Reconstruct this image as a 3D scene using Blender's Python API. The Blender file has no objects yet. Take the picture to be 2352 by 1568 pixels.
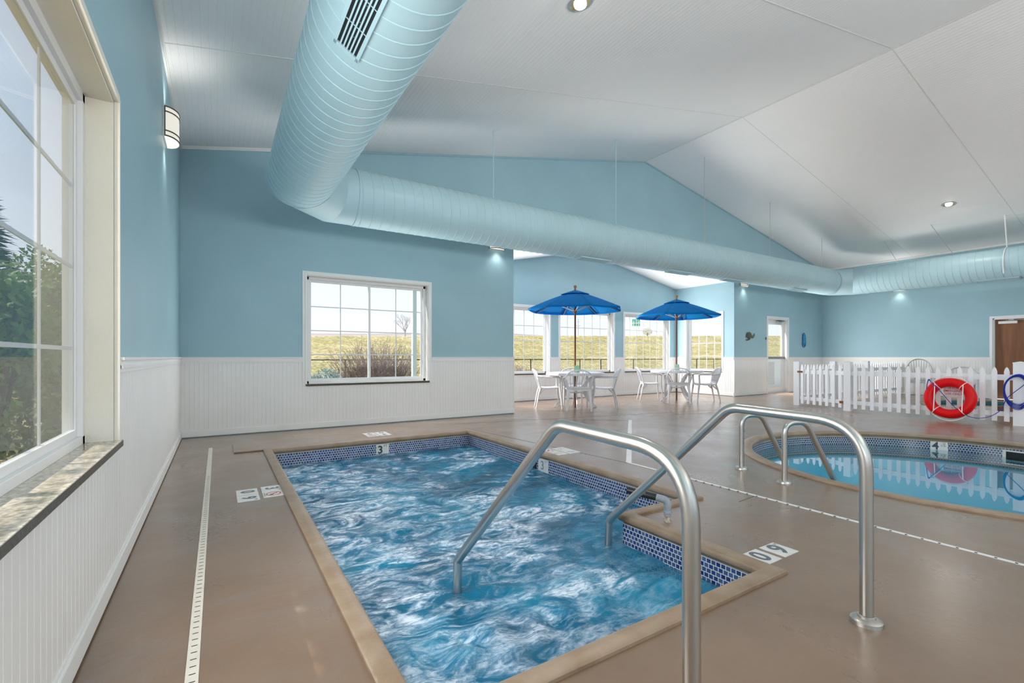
import bpy, bmesh, math, random
from mathutils import Vector, Matrix, noise
from mathutils.geometry import delaunay_2d_cdt
PI = math.pi
R = math.radians
random.seed(7)
scene = bpy.context.scene
col = scene.collection

# ------------------------------------------------------------------ camera, world, sun, lights, exposure
CAM_H = 1.05
FPX = 1069.0
YAW = R(32.27)
cam_data = bpy.data.cameras.new('camera')
cam_data.sensor_width = 36.0
cam_data.lens = FPX / 2352 * 36.0
cam_data.shift_y = 36.0 / 2352
cam_data.clip_start = 0.05
cam_data.clip_end = 500
cam = bpy.data.objects.new('camera', cam_data)
col.objects.link(cam)
cam.location = (0, 0, CAM_H)
cam.rotation_euler = (PI / 2, 0, -YAW)
scene.camera = cam

world = bpy.data.worlds.new('sky')
scene.world = world
world.use_nodes = True
wn = world.node_tree
wn.nodes.clear()
wo = wn.nodes.new('ShaderNodeOutputWorld')
wb = wn.nodes.new('ShaderNodeBackground')
wt = wn.nodes.new('ShaderNodeTexCoord')
ws = wn.nodes.new('ShaderNodeSeparateXYZ')
wr = wn.nodes.new('ShaderNodeValToRGB')
wr.color_ramp.elements[0].position = 0.0
wr.color_ramp.elements[0].color = (0.90, 0.93, 1.0, 1)
wr.color_ramp.elements[1].position = 0.75
wr.color_ramp.elements[1].color = (0.40, 0.58, 0.82, 1)
e = wr.color_ramp.elements.new(0.22)
e.color = (0.78, 0.87, 0.98, 1)
wn.links.new(wt.outputs['Generated'], ws.inputs[0])
wn.links.new(ws.outputs['Z'], wr.inputs[0])
wn.links.new(wr.outputs[0], wb.inputs[0])
wb.inputs[1].default_value = 1.0
wn.links.new(wb.outputs[0], wo.inputs[0])

SUN_DIR = Vector((1.0, -0.35, -1.0)).normalized()
sd = bpy.data.lights.new('sun', 'SUN')
sd.energy = 5.0
sd.angle = R(0.5)
sd.color = (1.0, 0.95, 0.86)
so = bpy.data.objects.new('sun', sd)
so.rotation_euler = SUN_DIR.to_track_quat('-Z', 'Y').to_euler()
so.location = (-10, 12, 14)
col.objects.link(so)


def area(name, loc, normal, sx, sy, power, color=(1.0, 0.985, 0.97), spread=PI, cam_vis=False):
    d = bpy.data.lights.new(name, 'AREA')
    d.shape = 'RECTANGLE'
    d.size = sx
    d.size_y = sy
    d.energy = power
    d.color = color
    d.spread = spread
    o = bpy.data.objects.new(name, d)
    o.location = loc
    o.rotation_euler = Vector(normal).to_track_quat('-Z', 'Y').to_euler()
    o.visible_camera = cam_vis
    col.objects.link(o)
    return o


WL = 62.0   # daylight power unit, scaled for each light
# daylight area lights filling the window openings; some openings are unseen, added for fill
LIGHTS = [
    area('daylight_fill', (-0.405, 1.88, 1.46), (1, 0, 0), 1.85, 1.5, WL * 0.8),
    area('daylight_fill', (-0.70, -1.6, 1.46), (1, 0, 2.2), 1.9, 1.55, WL * 1.14),  # this and the next: fill added at unseen left-wall openings
    area('daylight_fill', (-0.70, -5.0, 1.46), (1, 0, 2.2), 1.9, 1.55, WL * 2.25),
    area('daylight_fill', (2.03, 7.345, 1.46), (0, -1, 0), 1.8, 1.5, WL * 0.84),
    area('daylight_fill', (6.02, 9.235, 1.46), (0, -1, 0), 1.8, 1.5, WL * 1.3),
    area('daylight_fill', (8.18, 9.235, 1.46), (0, -1, 0), 1.8, 1.5, WL * 1.3),
    area('daylight_fill', (10.42, 9.235, 1.46), (0, -1, 0), 1.8, 1.5, WL * 1.3),
    area('daylight_fill', (11.665, 8.29, 1.46), (-1, 0, 0), 1.1, 1.5, WL * 0.12),
    area('daylight_fill', (4.695, 8.29, 1.46), (1, 0, 0), 1.1, 1.5, WL * 0.12),
    area('daylight_fill', (13.85, 7.345, 1.1), (0, -1, 0), 0.8, 1.8, WL * 1.6),
    # fill lights added at unseen openings in the wall behind the camera
    area('daylight_fill', (4.4, -7.2, 1.8), (0, 1, 2.0), 7.2, 2.3, WL * 10.5),
    area('daylight_fill', (12.0, -7.2, 1.7), (0, 1, 1.4), 5.0, 2.0, WL * 0.6),
]
for l in LIGHTS[3:]:
    l.visible_glossy = False

vs = scene.view_settings
vs.view_transform = 'Standard'
vs.look = 'None'
vs.exposure = 0.25
vs.gamma = 1.0
vs.use_curve_mapping = False
cy = scene.cycles
cy.use_denoising = True
cy.max_bounces = 8
cy.diffuse_bounces = 5
cy.glossy_bounces = 4
cy.transmission_bounces = 6
cy.transparent_max_bounces = 16
cy.caustics_reflective = False
cy.caustics_refractive = False
cy.sample_clamp_indirect = 4.0


# ------------------------------------------------------------------ mesh helpers
class M:
    def __init__(s):
        s.v = []
        s.f = []
        s.uv = {}

    def add(s, verts, faces):
        b = len(s.v)
        s.v += [tuple(p) for p in verts]
        s.f += [tuple(i + b for i in f) for f in faces]
        return s

    def box(s, x0, y0, z0, x1, y1, z1):
        x0, x1 = min(x0, x1), max(x0, x1)
        y0, y1 = min(y0, y1), max(y0, y1)
        z0, z1 = min(z0, z1), max(z0, z1)
        return s.add([(x0, y0, z0), (x1, y0, z0), (x1, y1, z0), (x0, y1, z0), (x0, y0, z1), (x1, y0, z1), (x1, y1, z1), (x0, y1, z1)],
                     [(0, 3, 2, 1), (4, 5, 6, 7), (0, 1, 5, 4), (1, 2, 6, 5), (2, 3, 7, 6), (3, 0, 4, 7)])

    def prism(s, poly, vec):
        """extrude a planar polygon (3D points) along vec"""
        n = len(poly)
        p = [Vector(q) for q in poly]
        vv = Vector(vec)
        nrm = Vector((0, 0, 0))
        for i in range(n):
            nrm += p[i].cross(p[(i + 1) % n])
        if nrm.dot(vv) > 0:
            p.reverse()
        vs_ = p + [q + vv for q in p]
        fs = [tuple(range(n)), tuple(reversed(range(n, 2 * n)))]
        for i in range(n):
            j = (i + 1) % n
            fs.append((j, i, i + n, j + n))
        return s.add(vs_, fs)

    def obox(s, c, ax, ay, az):
        """box centred at c with half-axis vectors"""
        c = Vector(c); ax = Vector(ax); ay = Vector(ay); az = Vector(az)
        if ax.cross(ay).dot(az) < 0:
            ax = -ax
        P = [c - ax - ay - az, c + ax - ay - az, c + ax + ay - az, c - ax + ay - az, c - ax - ay + az, c + ax - ay + az, c + ax + ay + az, c - ax + ay + az]
        return s.add(P, [(0, 3, 2, 1), (4, 5, 6, 7), (0, 1, 5, 4), (1, 2, 6, 5), (2, 3, 7, 6), (3, 0, 4, 7)])

    def tube(s, pts, r, n=10, caps=True, closed=False, squash=None):
        pts = [Vector(p) for p in pts]
        rs = r if isinstance(r, (list, tuple)) else [r] * len(pts)
        m = len(pts)
        up = None
        rings = []
        for i in range(m):
            if closed:
                t = pts[(i + 1) % m] - pts[(i - 1) % m]
            else:
                t = pts[min(i + 1, m - 1)] - pts[max(i - 1, 0)]
            if t.length < 1e-9:
                t = Vector((0, 0, 1))
            t.normalize()
            if up is None:
                a = Vector((0, 0, 1)) if abs(t.z) < 0.9 else Vector((1, 0, 0))
                up = (a - t * a.dot(t)).normalized()
            else:
                up = up - t * up.dot(t)
                if up.length < 1e-6:
                    up = t.orthogonal()
                up.normalize()
            w = t.cross(up)
            q1, q2 = squash if squash else (1, 1)
            rings.append([pts[i] + (up * math.cos(2 * PI * k / n) * q1 + w * math.sin(2 * PI * k / n) * q2) * rs[i] for k in range(n)])
        b = len(s.v)
        for rg in rings:
            s.v += [tuple(p) for p in rg]
        cnt = m if closed else m - 1
        for i in range(cnt):
            j = (i + 1) % m
            for k in range(n):
                l = (k + 1) % n
                s.f.append((b + i * n + k, b + i * n + l, b + j * n + l, b + j * n + k))
        if caps and not closed:
            s.f.append(tuple(b + k for k in reversed(range(n))))
            s.f.append(tuple(b + (m - 1) * n + k for k in range(n)))
        return s

    def lathe(s, prof, n=24, c=(0, 0, 0), axis=(0, 0, 1), a0=0.0, a1=2 * PI, caps=False):
        ax = Vector(axis).normalized()
        u = ax.orthogonal().normalized() if abs(ax.z) < 0.999 else Vector((1, 0, 0))
        w = ax.cross(u)
        c = Vector(c)
        full = abs(a1 - a0 - 2 * PI) < 1e-6
        cols = n if full else n + 1
        b = len(s.v)
        for k in range(cols):
            a = a0 + (a1 - a0) * k / n
            d = u * math.cos(a) + w * math.sin(a)
            for (r, z) in prof:
                s.v.append(tuple(c + d * r + ax * z))
        m = len(prof)
        for k in range(n):
            l = (k + 1) % cols
            for i in range(m - 1):
                s.f.append((b + k * m + i, b + l * m + i, b + l * m + i + 1, b + k * m + i + 1))
        return s

    def ball(s, c, r, n=10, sz=(1, 1, 1)):
        m = n // 2 + 1
        c = Vector(c)
        b = len(s.v)
        for i in range(m + 1):
            th = PI * i / m
            for k in range(n):
                a = 2 * PI * k / n
                s.v.append((c.x + r * sz[0] * math.sin(th) * math.cos(a), c.y + r * sz[1] * math.sin(th) * math.sin(a), c.z - r * sz[2] * math.cos(th)))
        for i in range(m):
            for k in range(n):
                l = (k + 1) % n
                s.f.append((b + i * n + k, b + i * n + l, b + (i + 1) * n + l, b + (i + 1) * n + k))
        return s

    def build(s, name, mat, parent=None, smooth=None, bevel=0.0, seg=2, uvf=None, kind=None, world=True):
        off = Vector((0, 0, 0))
        p = parent
        while p is not None and world:
            off += Vector(p.location)
            p = p.parent
        me = bpy.data.meshes.new(name)
        me.from_pydata([(a - off.x, b - off.y, c - off.z) for a, b, c in s.v], [], s.f)
        if uvf:
            uvl = me.uv_layers.new(name='UVMap')
            for poly in me.polygons:
                for li in poly.loop_indices:
                    co = s.v[me.loops[li].vertex_index]
                    uvl.data[li].uv = uvf(co, poly)
        me.update()
        if smooth is not None:
            me.polygons.foreach_set('use_smooth', [True] * len(me.polygons))
            me.set_sharp_from_angle(angle=R(smooth))
        if mat:
            me.materials.append(mat)
        o = bpy.data.objects.new(name, me)
        col.objects.link(o)
        if parent is not None:
            o.parent = parent
        if bevel:
            bm_ = o.modifiers.new('bevel', 'BEVEL')
            bm_.width = bevel
            bm_.segments = seg
            bm_.limit_method = 'ANGLE'
            bm_.angle_limit = R(40)
        if kind:
            o['kind'] = kind
        return o


def tag(o, label=None, cat=None, group=None, kind=None):
    if label: o['label'] = label
    if cat: o['category'] = cat
    if group: o['group'] = group
    if kind: o['kind'] = kind
    return o


def thing(name, label, cat, loc=(0, 0, 0), rz=0.0, group=None):
    o = bpy.data.objects.new(name, None)
    o.empty_display_size = 0.1
    o.location = loc
    o.rotation_euler = (0, 0, rz)
    col.objects.link(o)
    return tag(o, label, cat, group)


def struct(name, loc=(0, 0, 0), label=None):
    o = bpy.data.objects.new(name, None)
    o.empty_display_size = 0.1
    o.location = loc
    col.objects.link(o)
    o['kind'] = 'structure'
    if label: o['label'] = label
    return o


def dup(root, loc, rz, label=None, group=None):
    r = root.copy()
    col.objects.link(r)
    r.location = loc
    r.rotation_euler = (0, 0, rz)
    if label: r['label'] = label
    if group: r['group'] = group
    for ch in list(root.children):
        c = ch.copy()
        col.objects.link(c)
        c.parent = r
        for g in list(ch.children):
            d = g.copy()
            col.objects.link(d)
            d.parent = c
    return r


def arc(c, r, a0, a1, n, ax, ay):
    c = Vector(c); ax = Vector(ax); ay = Vector(ay)
    return [c + (ax * math.cos(a0 + (a1 - a0) * i / n) + ay * math.sin(a0 + (a1 - a0) * i / n)) * r for i in range(n + 1)]


def fillet(pts, rad, n=8):
    """round the corners of a polyline"""
    pts = [Vector(p) for p in pts]
    rads = rad if isinstance(rad, (list, tuple)) else [rad] * len(pts)
    out = [pts[0]]
    for i in range(1, len(pts) - 1):
        a, b, c = pts[i - 1], pts[i], pts[i + 1]
        d1 = (a - b).normalized(); d2 = (c - b).normalized()
        ang = d1.angle(d2)
        t = min(rads[i] / math.tan(ang / 2), (a - b).length * 0.49, (c - b).length * 0.49)
        p1 = b + d1 * t; p2 = b + d2 * t
        for k in range(n + 1):
            u = k / n
            out.append((1 - u) ** 2 * p1 + 2 * u * (1 - u) * b + u * u * p2)
    out.append(pts[-1])
    return out


# ------------------------------------------------------------------ materials
def lin(r, g, b):
    def f(c):
        c = c / 255.0
        return c / 12.92 if c <= 0.04045 else ((c + 0.055) / 1.055) ** 2.4
    return (f(r), f(g), f(b), 1)


def mat(name, color, rough=0.5, metal=0.0, spec=0.5, var=0.0, vscale=3.0, bump=0.0, bscale=200.0, color2=None, rvar=0.0, coat=0.0, stretch=None, trans=0.0):
    m = bpy.data.materials.new(name)
    m.use_nodes = True
    nt = m.node_tree
    p = nt.nodes['Principled BSDF']
    if len(color) == 3:
        color = (*color, 1)
    p.inputs['Base Color'].default_value = color
    p.inputs['Roughness'].default_value = rough
    p.inputs['Metallic'].default_value = metal
    p.inputs['Specular IOR Level'].default_value = spec
    p.inputs['Coat Weight'].default_value = coat
    tc = nt.nodes.new('ShaderNodeTexCoord')
    vec = tc.outputs['Object']
    if stretch:
        mp = nt.nodes.new('ShaderNodeMapping')
        mp.inputs['Scale'].default_value = stretch
        nt.links.new(vec, mp.inputs[0])
        vec = mp.outputs[0]
    nz = nt.nodes.new('ShaderNodeTexNoise')
    nz.inputs['Scale'].default_value = vscale
    nz.inputs['Detail'].default_value = 5
    nt.links.new(vec, nz.inputs['Vector'])
    if var > 0 or color2:
        rp = nt.nodes.new('ShaderNodeValToRGB')
        rp.color_ramp.elements[0].position = 0.35
        rp.color_ramp.elements[1].position = 0.65
        c2 = color2 if color2 else tuple(min(1, c * (1 + var)) for c in color[:3]) + (1,)
        if len(c2) == 3:
            c2 = (*c2, 1)
        c1 = color if color2 else tuple(c * (1 - var) for c in color[:3]) + (1,)
        rp.color_ramp.elements[0].color = c1
        rp.color_ramp.elements[1].color = c2
        nt.links.new(nz.outputs['Fac'], rp.inputs[0])
        nt.links.new(rp.outputs[0], p.inputs['Base Color'])
    if rvar > 0:
        mr = nt.nodes.new('ShaderNodeMapRange')
        mr.inputs['From Min'].default_value = 0.3
        mr.inputs['From Max'].default_value = 0.7
        mr.inputs['To Min'].default_value = max(0.02, rough - rvar)
        mr.inputs['To Max'].default_value = min(1, rough + rvar)
        nt.links.new(nz.outputs['Fac'], mr.inputs[0])
        nt.links.new(mr.outputs[0], p.inputs['Roughness'])
    if bump > 0:
        n2 = nt.nodes.new('ShaderNodeTexNoise')
        n2.inputs['Scale'].default_value = bscale
        n2.inputs['Detail'].default_value = 3
        nt.links.new(vec, n2.inputs['Vector'])
        bp = nt.nodes.new('ShaderNodeBump')
        bp.inputs['Strength'].default_value = bump
        bp.inputs['Distance'].default_value = 0.01
        nt.links.new(n2.outputs['Fac'], bp.inputs['Height'])
        nt.links.new(bp.outputs[0], p.inputs['Normal'])
    if trans > 0:
        out = nt.nodes['Material Output']
        tr = nt.nodes.new('ShaderNodeBsdfTranslucent')
        tr.inputs[0].default_value = color
        mx = nt.nodes.new('ShaderNodeMixShader')
        mx.inputs[0].default_value = trans
        nt.links.new(p.outputs[0], mx.inputs[1])
        nt.links.new(tr.outputs[0], mx.inputs[2])
        nt.links.new(mx.outputs[0], out.inputs[0])
    return m


def emit(name, color, strength):
    m = bpy.data.materials.new(name)
    m.use_nodes = True
    nt = m.node_tree
    nt.nodes.clear()
    o = nt.nodes.new('ShaderNodeOutputMaterial')
    em = nt.nodes.new('ShaderNodeEmission')
    em.inputs[0].default_value = (*color, 1)
    em.inputs[1].default_value = strength
    nt.links.new(em.outputs[0], o.inputs[0])
    return m


def glass_mat(name, tint=(1, 1, 1), refl=1.0, rough=0.0):
    m = bpy.data.materials.new(name)
    m.use_nodes = True
    nt = m.node_tree
    nt.nodes.clear()
    o = nt.nodes.new('ShaderNodeOutputMaterial')
    t = nt.nodes.new('ShaderNodeBsdfTransparent')
    t.inputs[0].default_value = (*tint, 1)
    g = nt.nodes.new('ShaderNodeBsdfGlossy')
    g.inputs['Roughness'].default_value = rough
    fr = nt.nodes.new('ShaderNodeFresnel')
    ge = nt.nodes.new('ShaderNodeNewGeometry')
    io = nt.nodes.new('ShaderNodeMapRange')      # same reflectance from both sides of the sheet
    io.inputs['To Min'].default_value = 1.45
    io.inputs['To Max'].default_value = 1 / 1.45
    nt.links.new(ge.outputs['Backfacing'], io.inputs['Value'])
    nt.links.new(io.outputs[0], fr.inputs[0])
    mu = nt.nodes.new('ShaderNodeMath')
    mu.operation = 'MULTIPLY'
    mu.inputs[1].default_value = refl
    mx = nt.nodes.new('ShaderNodeMixShader')
    nt.links.new(fr.outputs[0], mu.inputs[0])
    nt.links.new(mu.outputs[0], mx.inputs[0])
    nt.links.new(t.outputs[0], mx.inputs[1])
    nt.links.new(g.outputs[0], mx.inputs[2])
    nt.links.new(mx.outputs[0], o.inputs[0])
    return m


BLUE = mat('blue_wall_paint', (0.325, 0.497, 0.565), rough=0.42, spec=0.4, var=0.03, vscale=1.2, bump=0.05, bscale=90)
WHITE = mat('white_beadboard_paint', (0.80, 0.80, 0.785), rough=0.38, spec=0.45, var=0.02, vscale=2)
CEILM = mat('white_ceiling_board', (0.87, 0.865, 0.86), rough=0.33, spec=0.45, var=0.015, vscale=0.7)
CREAM = mat('cream_jamb_paint', (0.80, 0.77, 0.68), rough=0.5, var=0.03, vscale=2.5, bump=0.15, bscale=120)
VINYL = mat('white_vinyl', (0.80, 0.81, 0.82), rough=0.3, spec=0.5)
SEAM = mat('ceiling_batten', (0.74, 0.74, 0.72), rough=0.5)
GLASS = glass_mat('window_glass')
GRANITE = mat('granite_sill', (0.30, 0.26, 0.20), rough=0.12, spec=0.6, color2=(0.66, 0.59, 0.47), vscale=60)
GRANITE_EDGE = mat('granite_edge', (0.03, 0.028, 0.025), rough=0.3, color2=(0.10, 0.09, 0.07), vscale=60)
DUCT = mat('duct_paint', (0.42, 0.61, 0.675), rough=0.36, spec=0.5, var=0.02, vscale=2)
DARK = mat('dark_void', (0.006, 0.008, 0.010), rough=0.6)
BLACK = mat('black_plastic', (0.012, 0.012, 0.014), rough=0.4)
STEEL = mat('brushed_steel', (0.60, 0.58, 0.54), rough=0.30, metal=1.0, var=0.03, vscale=5, stretch=(1, 1, 0.2))
PLASTIC = mat('white_resin', (0.62, 0.62, 0.645), rough=0.35, spec=0.45)
PLASTIC2 = mat('greenish_white_resin', (0.46, 0.49, 0.46), rough=0.4)
PVCW = mat('white_fence_vinyl', (0.80, 0.82, 0.86), rough=0.4)
WOODP = mat('varnished_wood', (0.20, 0.075, 0.03), rough=0.35, color2=(0.10, 0.035, 0.015), vscale=14, stretch=(1, 1, 0.1))
WOODF = mat('light_wood', (0.30, 0.16, 0.06), rough=0.4)
DOORW = mat('brown_door_wood', (0.20, 0.085, 0.04), rough=0.4, color2=(0.28, 0.125, 0.065), vscale=5, stretch=(3, 3, 0.25))
CANV = mat('blue_canvas', (0.002, 0.23, 0.58), rough=0.8, spec=0.2, var=0.08, vscale=3, trans=0.35)
STRIPE = mat('rib_stripe', (0.012, 0.02, 0.10), rough=0.7)
RED = mat('red_ring_vinyl', (0.66, 0.003, 0.006), rough=0.35, spec=0.3, var=0.04)
ROPEW = mat('white_rope', (0.80, 0.80, 0.78), rough=0.7, bump=0.4, bscale=300)
ROPEB = mat('blue_rope', (0.01, 0.03, 0.36), rough=0.6, bump=0.4, bscale=300)
PAPER = mat('white_sign', (0.80, 0.80, 0.82), rough=0.5)
REDINK = mat('red_ink', (0.55, 0.06, 0.08), rough=0.6)
DARKINK = mat('dark_ink', (0.04, 0.05, 0.07), rough=0.5)
GREYINK = mat('worn_grey_ink', (0.12, 0.14, 0.17), rough=0.5)
TILEW = mat('white_marker_tile', (0.66, 0.66, 0.63), rough=0.3, var=0.05, vscale=20)
GREEN = mat('pale_green_card', (0.28, 0.50, 0.33), rough=0.6)
GREEN2 = mat('paler_green_card', (0.45, 0.66, 0.48), rough=0.6)
BRONZE = mat('bronze_metal', (0.16, 0.13, 0.09), rough=0.4, metal=0.8)
NICKEL = mat('nickel_metal', (0.66, 0.65, 0.62), rough=0.3, metal=1.0)
RUST = mat('rusted_steel', (0.11, 0.045, 0.015), rough=0.7, color2=(0.25, 0.10, 0.03), vscale=60)
STRIP = mat('drain_strip_plastic', (0.62, 0.58, 0.50), rough=0.45, var=0.05, vscale=12)
STRIPW = mat('white_drain_strip', (0.74, 0.74, 0.73), rough=0.45, var=0.05, vscale=12)
GREYP = mat('grey_pvc', (0.30, 0.34, 0.38), rough=0.4, var=0.1, vscale=30)
TURT = mat('turtle_shell', (0.035, 0.040, 0.030), rough=0.5, color2=(0.16, 0.13, 0.08), vscale=60)
TURT2 = mat('turtle_skin', (0.13, 0.16, 0.12), rough=0.5, color2=(0.05, 0.07, 0.05), vscale=80)
ORNB = mat('blue_ornament', (0.01, 0.13, 0.36), rough=0.25, color2=(0.03, 0.30, 0.55), vscale=40)
POSTM = mat('exterior_post', (0.78, 0.78, 0.77), rough=0.5)
HVAC = mat('hvac_cream', (0.78, 0.76, 0.70), rough=0.5)


def deck_material():
    m = bpy.data.materials.new('painted_concrete_deck')
    m.use_nodes = True
    nt = m.node_tree
    L = nt.links
    p = nt.nodes['Principled BSDF']
    tc = nt.nodes.new('ShaderNodeTexCoord')

    def nz(scale, detail, rough=0.5, dist=0.0):
        n = nt.nodes.new('ShaderNodeTexNoise')
        n.inputs['Scale'].default_value = scale
        n.inputs['Detail'].default_value = detail
        n.inputs['Roughness'].default_value = rough
        n.inputs['Distortion'].default_value = dist
        L.new(tc.outputs['Object'], n.inputs['Vector'])
        return n

    def ramp(src, p0, p1, c0, c1):
        r = nt.nodes.new('ShaderNodeValToRGB')
        r.color_ramp.elements[0].position = p0
        r.color_ramp.elements[1].position = p1
        r.color_ramp.elements[0].color = (*c0, 1)
        r.color_ramp.elements[1].color = (*c1, 1)
        L.new(src, r.inputs[0])
        return r.outputs[0]

    def mix(fac, a, b):
        x = nt.nodes.new('ShaderNodeMix')
        x.data_type = 'RGBA'
        L.new(fac, x.inputs[0])
        L.new(a, x.inputs[6])
        L.new(b, x.inputs[7])
        return x.outputs[2]
    base = ramp(nz(2.2, 6, 0.6).outputs[0], 0.3, 0.7, (0.192, 0.117, 0.070), (0.235, 0.152, 0.097))
    mott = ramp(nz(1.1, 8, 0.7, 1.2).outputs[0], 0.50, 0.66, (0, 0, 0), (1, 1, 1))
    wear = nt.nodes.new('ShaderNodeRGB')
    wear.outputs[0].default_value = (0.215, 0.162, 0.128, 1)
    c = mix(mott, base, wear.outputs[0])
    spots = ramp(nz(16, 4, 0.6).outputs[0], 0.66, 0.75, (0, 0, 0), (0.35, 0.35, 0.35))
    dk = nt.nodes.new('ShaderNodeRGB')
    dk.outputs[0].default_value = (0.17, 0.115, 0.075, 1)
    c = mix(spots, c, dk.outputs[0])
    L.new(c, p.inputs['Base Color'])
    rg = nt.nodes.new('ShaderNodeMapRange')
    rg.inputs['From Min'].default_value = 0.3
    rg.inputs['From Max'].default_value = 0.7
    rg.inputs['To Min'].default_value = 0.24
    rg.inputs['To Max'].default_value = 0.40
    L.new(nz(1.6, 7, 0.65, 0.6).outputs[0], rg.inputs[0])
    L.new(rg.outputs[0], p.inputs['Roughness'])
    p.inputs['Specular IOR Level'].default_value = 0.6
    p.inputs['Coat Weight'].default_value = 0.6
    p.inputs['Coat Roughness'].default_value = 0.24
    bp = nt.nodes.new('ShaderNodeBump')
    bp.inputs['Strength'].default_value = 0.12
    bp.inputs['Distance'].default_value = 0.01
    L.new(nz(28, 5, 0.6).outputs[0], bp.inputs['Height'])
    L.new(bp.outputs[0], p.inputs['Normal'])
    return m


DECK = deck_material()
COPING = mat('tan_coping', (0.26, 0.175, 0.110), rough=0.35, color2=(0.33, 0.245, 0.170), vscale=7, bump=0.2, bscale=60)
JOINT = mat('joint_sealant', (0.13, 0.11, 0.09), rough=0.6)


def tile_material(name, blue_a, blue_b, mortar=(0.58, 0.62, 0.58)):
    m = bpy.data.materials.new(name)
    m.use_nodes = True
    nt = m.node_tree
    L = nt.links
    p = nt.nodes['Principled BSDF']
    uv = nt.nodes.new('ShaderNodeUVMap')
    br = nt.nodes.new('ShaderNodeTexBrick')
    br.inputs['Scale'].default_value = 1.0
    br.inputs['Brick Width'].default_value = 0.029
    br.inputs['Row Height'].default_value = 0.027
    br.inputs['Mortar Size'].default_value = 0.0027
    br.inputs['Mortar Smooth'].default_value = 0.1
    br.inputs['Color1'].default_value = (*blue_a, 1)
    br.inputs['Color2'].default_value = (*blue_b, 1)
    br.inputs['Mortar'].default_value = (*mortar, 1)
    br.offset = 0.5
    L.new(uv.outputs[0], br.inputs['Vector'])
    L.new(br.outputs['Color'], p.inputs['Base Color'])
    p.inputs['Roughness'].default_value = 0.18
    bp = nt.nodes.new('ShaderNodeBump')
    bp.inputs['Strength'].default_value = 0.4
    bp.inputs['Distance'].default_value = 0.002
    bp.invert = True
    L.new(br.outputs['Fac'], bp.inputs['Height'])
    L.new(bp.outputs[0], p.inputs['Normal'])
    return m


TILE = tile_material('blue_mosaic_tile', (0.008, 0.022, 0.15), (0.07, 0.12, 0.27))
TILE2 = tile_material('blue_mosaic_tile_pool', (0.006, 0.012, 0.11), (0.015, 0.065, 0.14))


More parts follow.
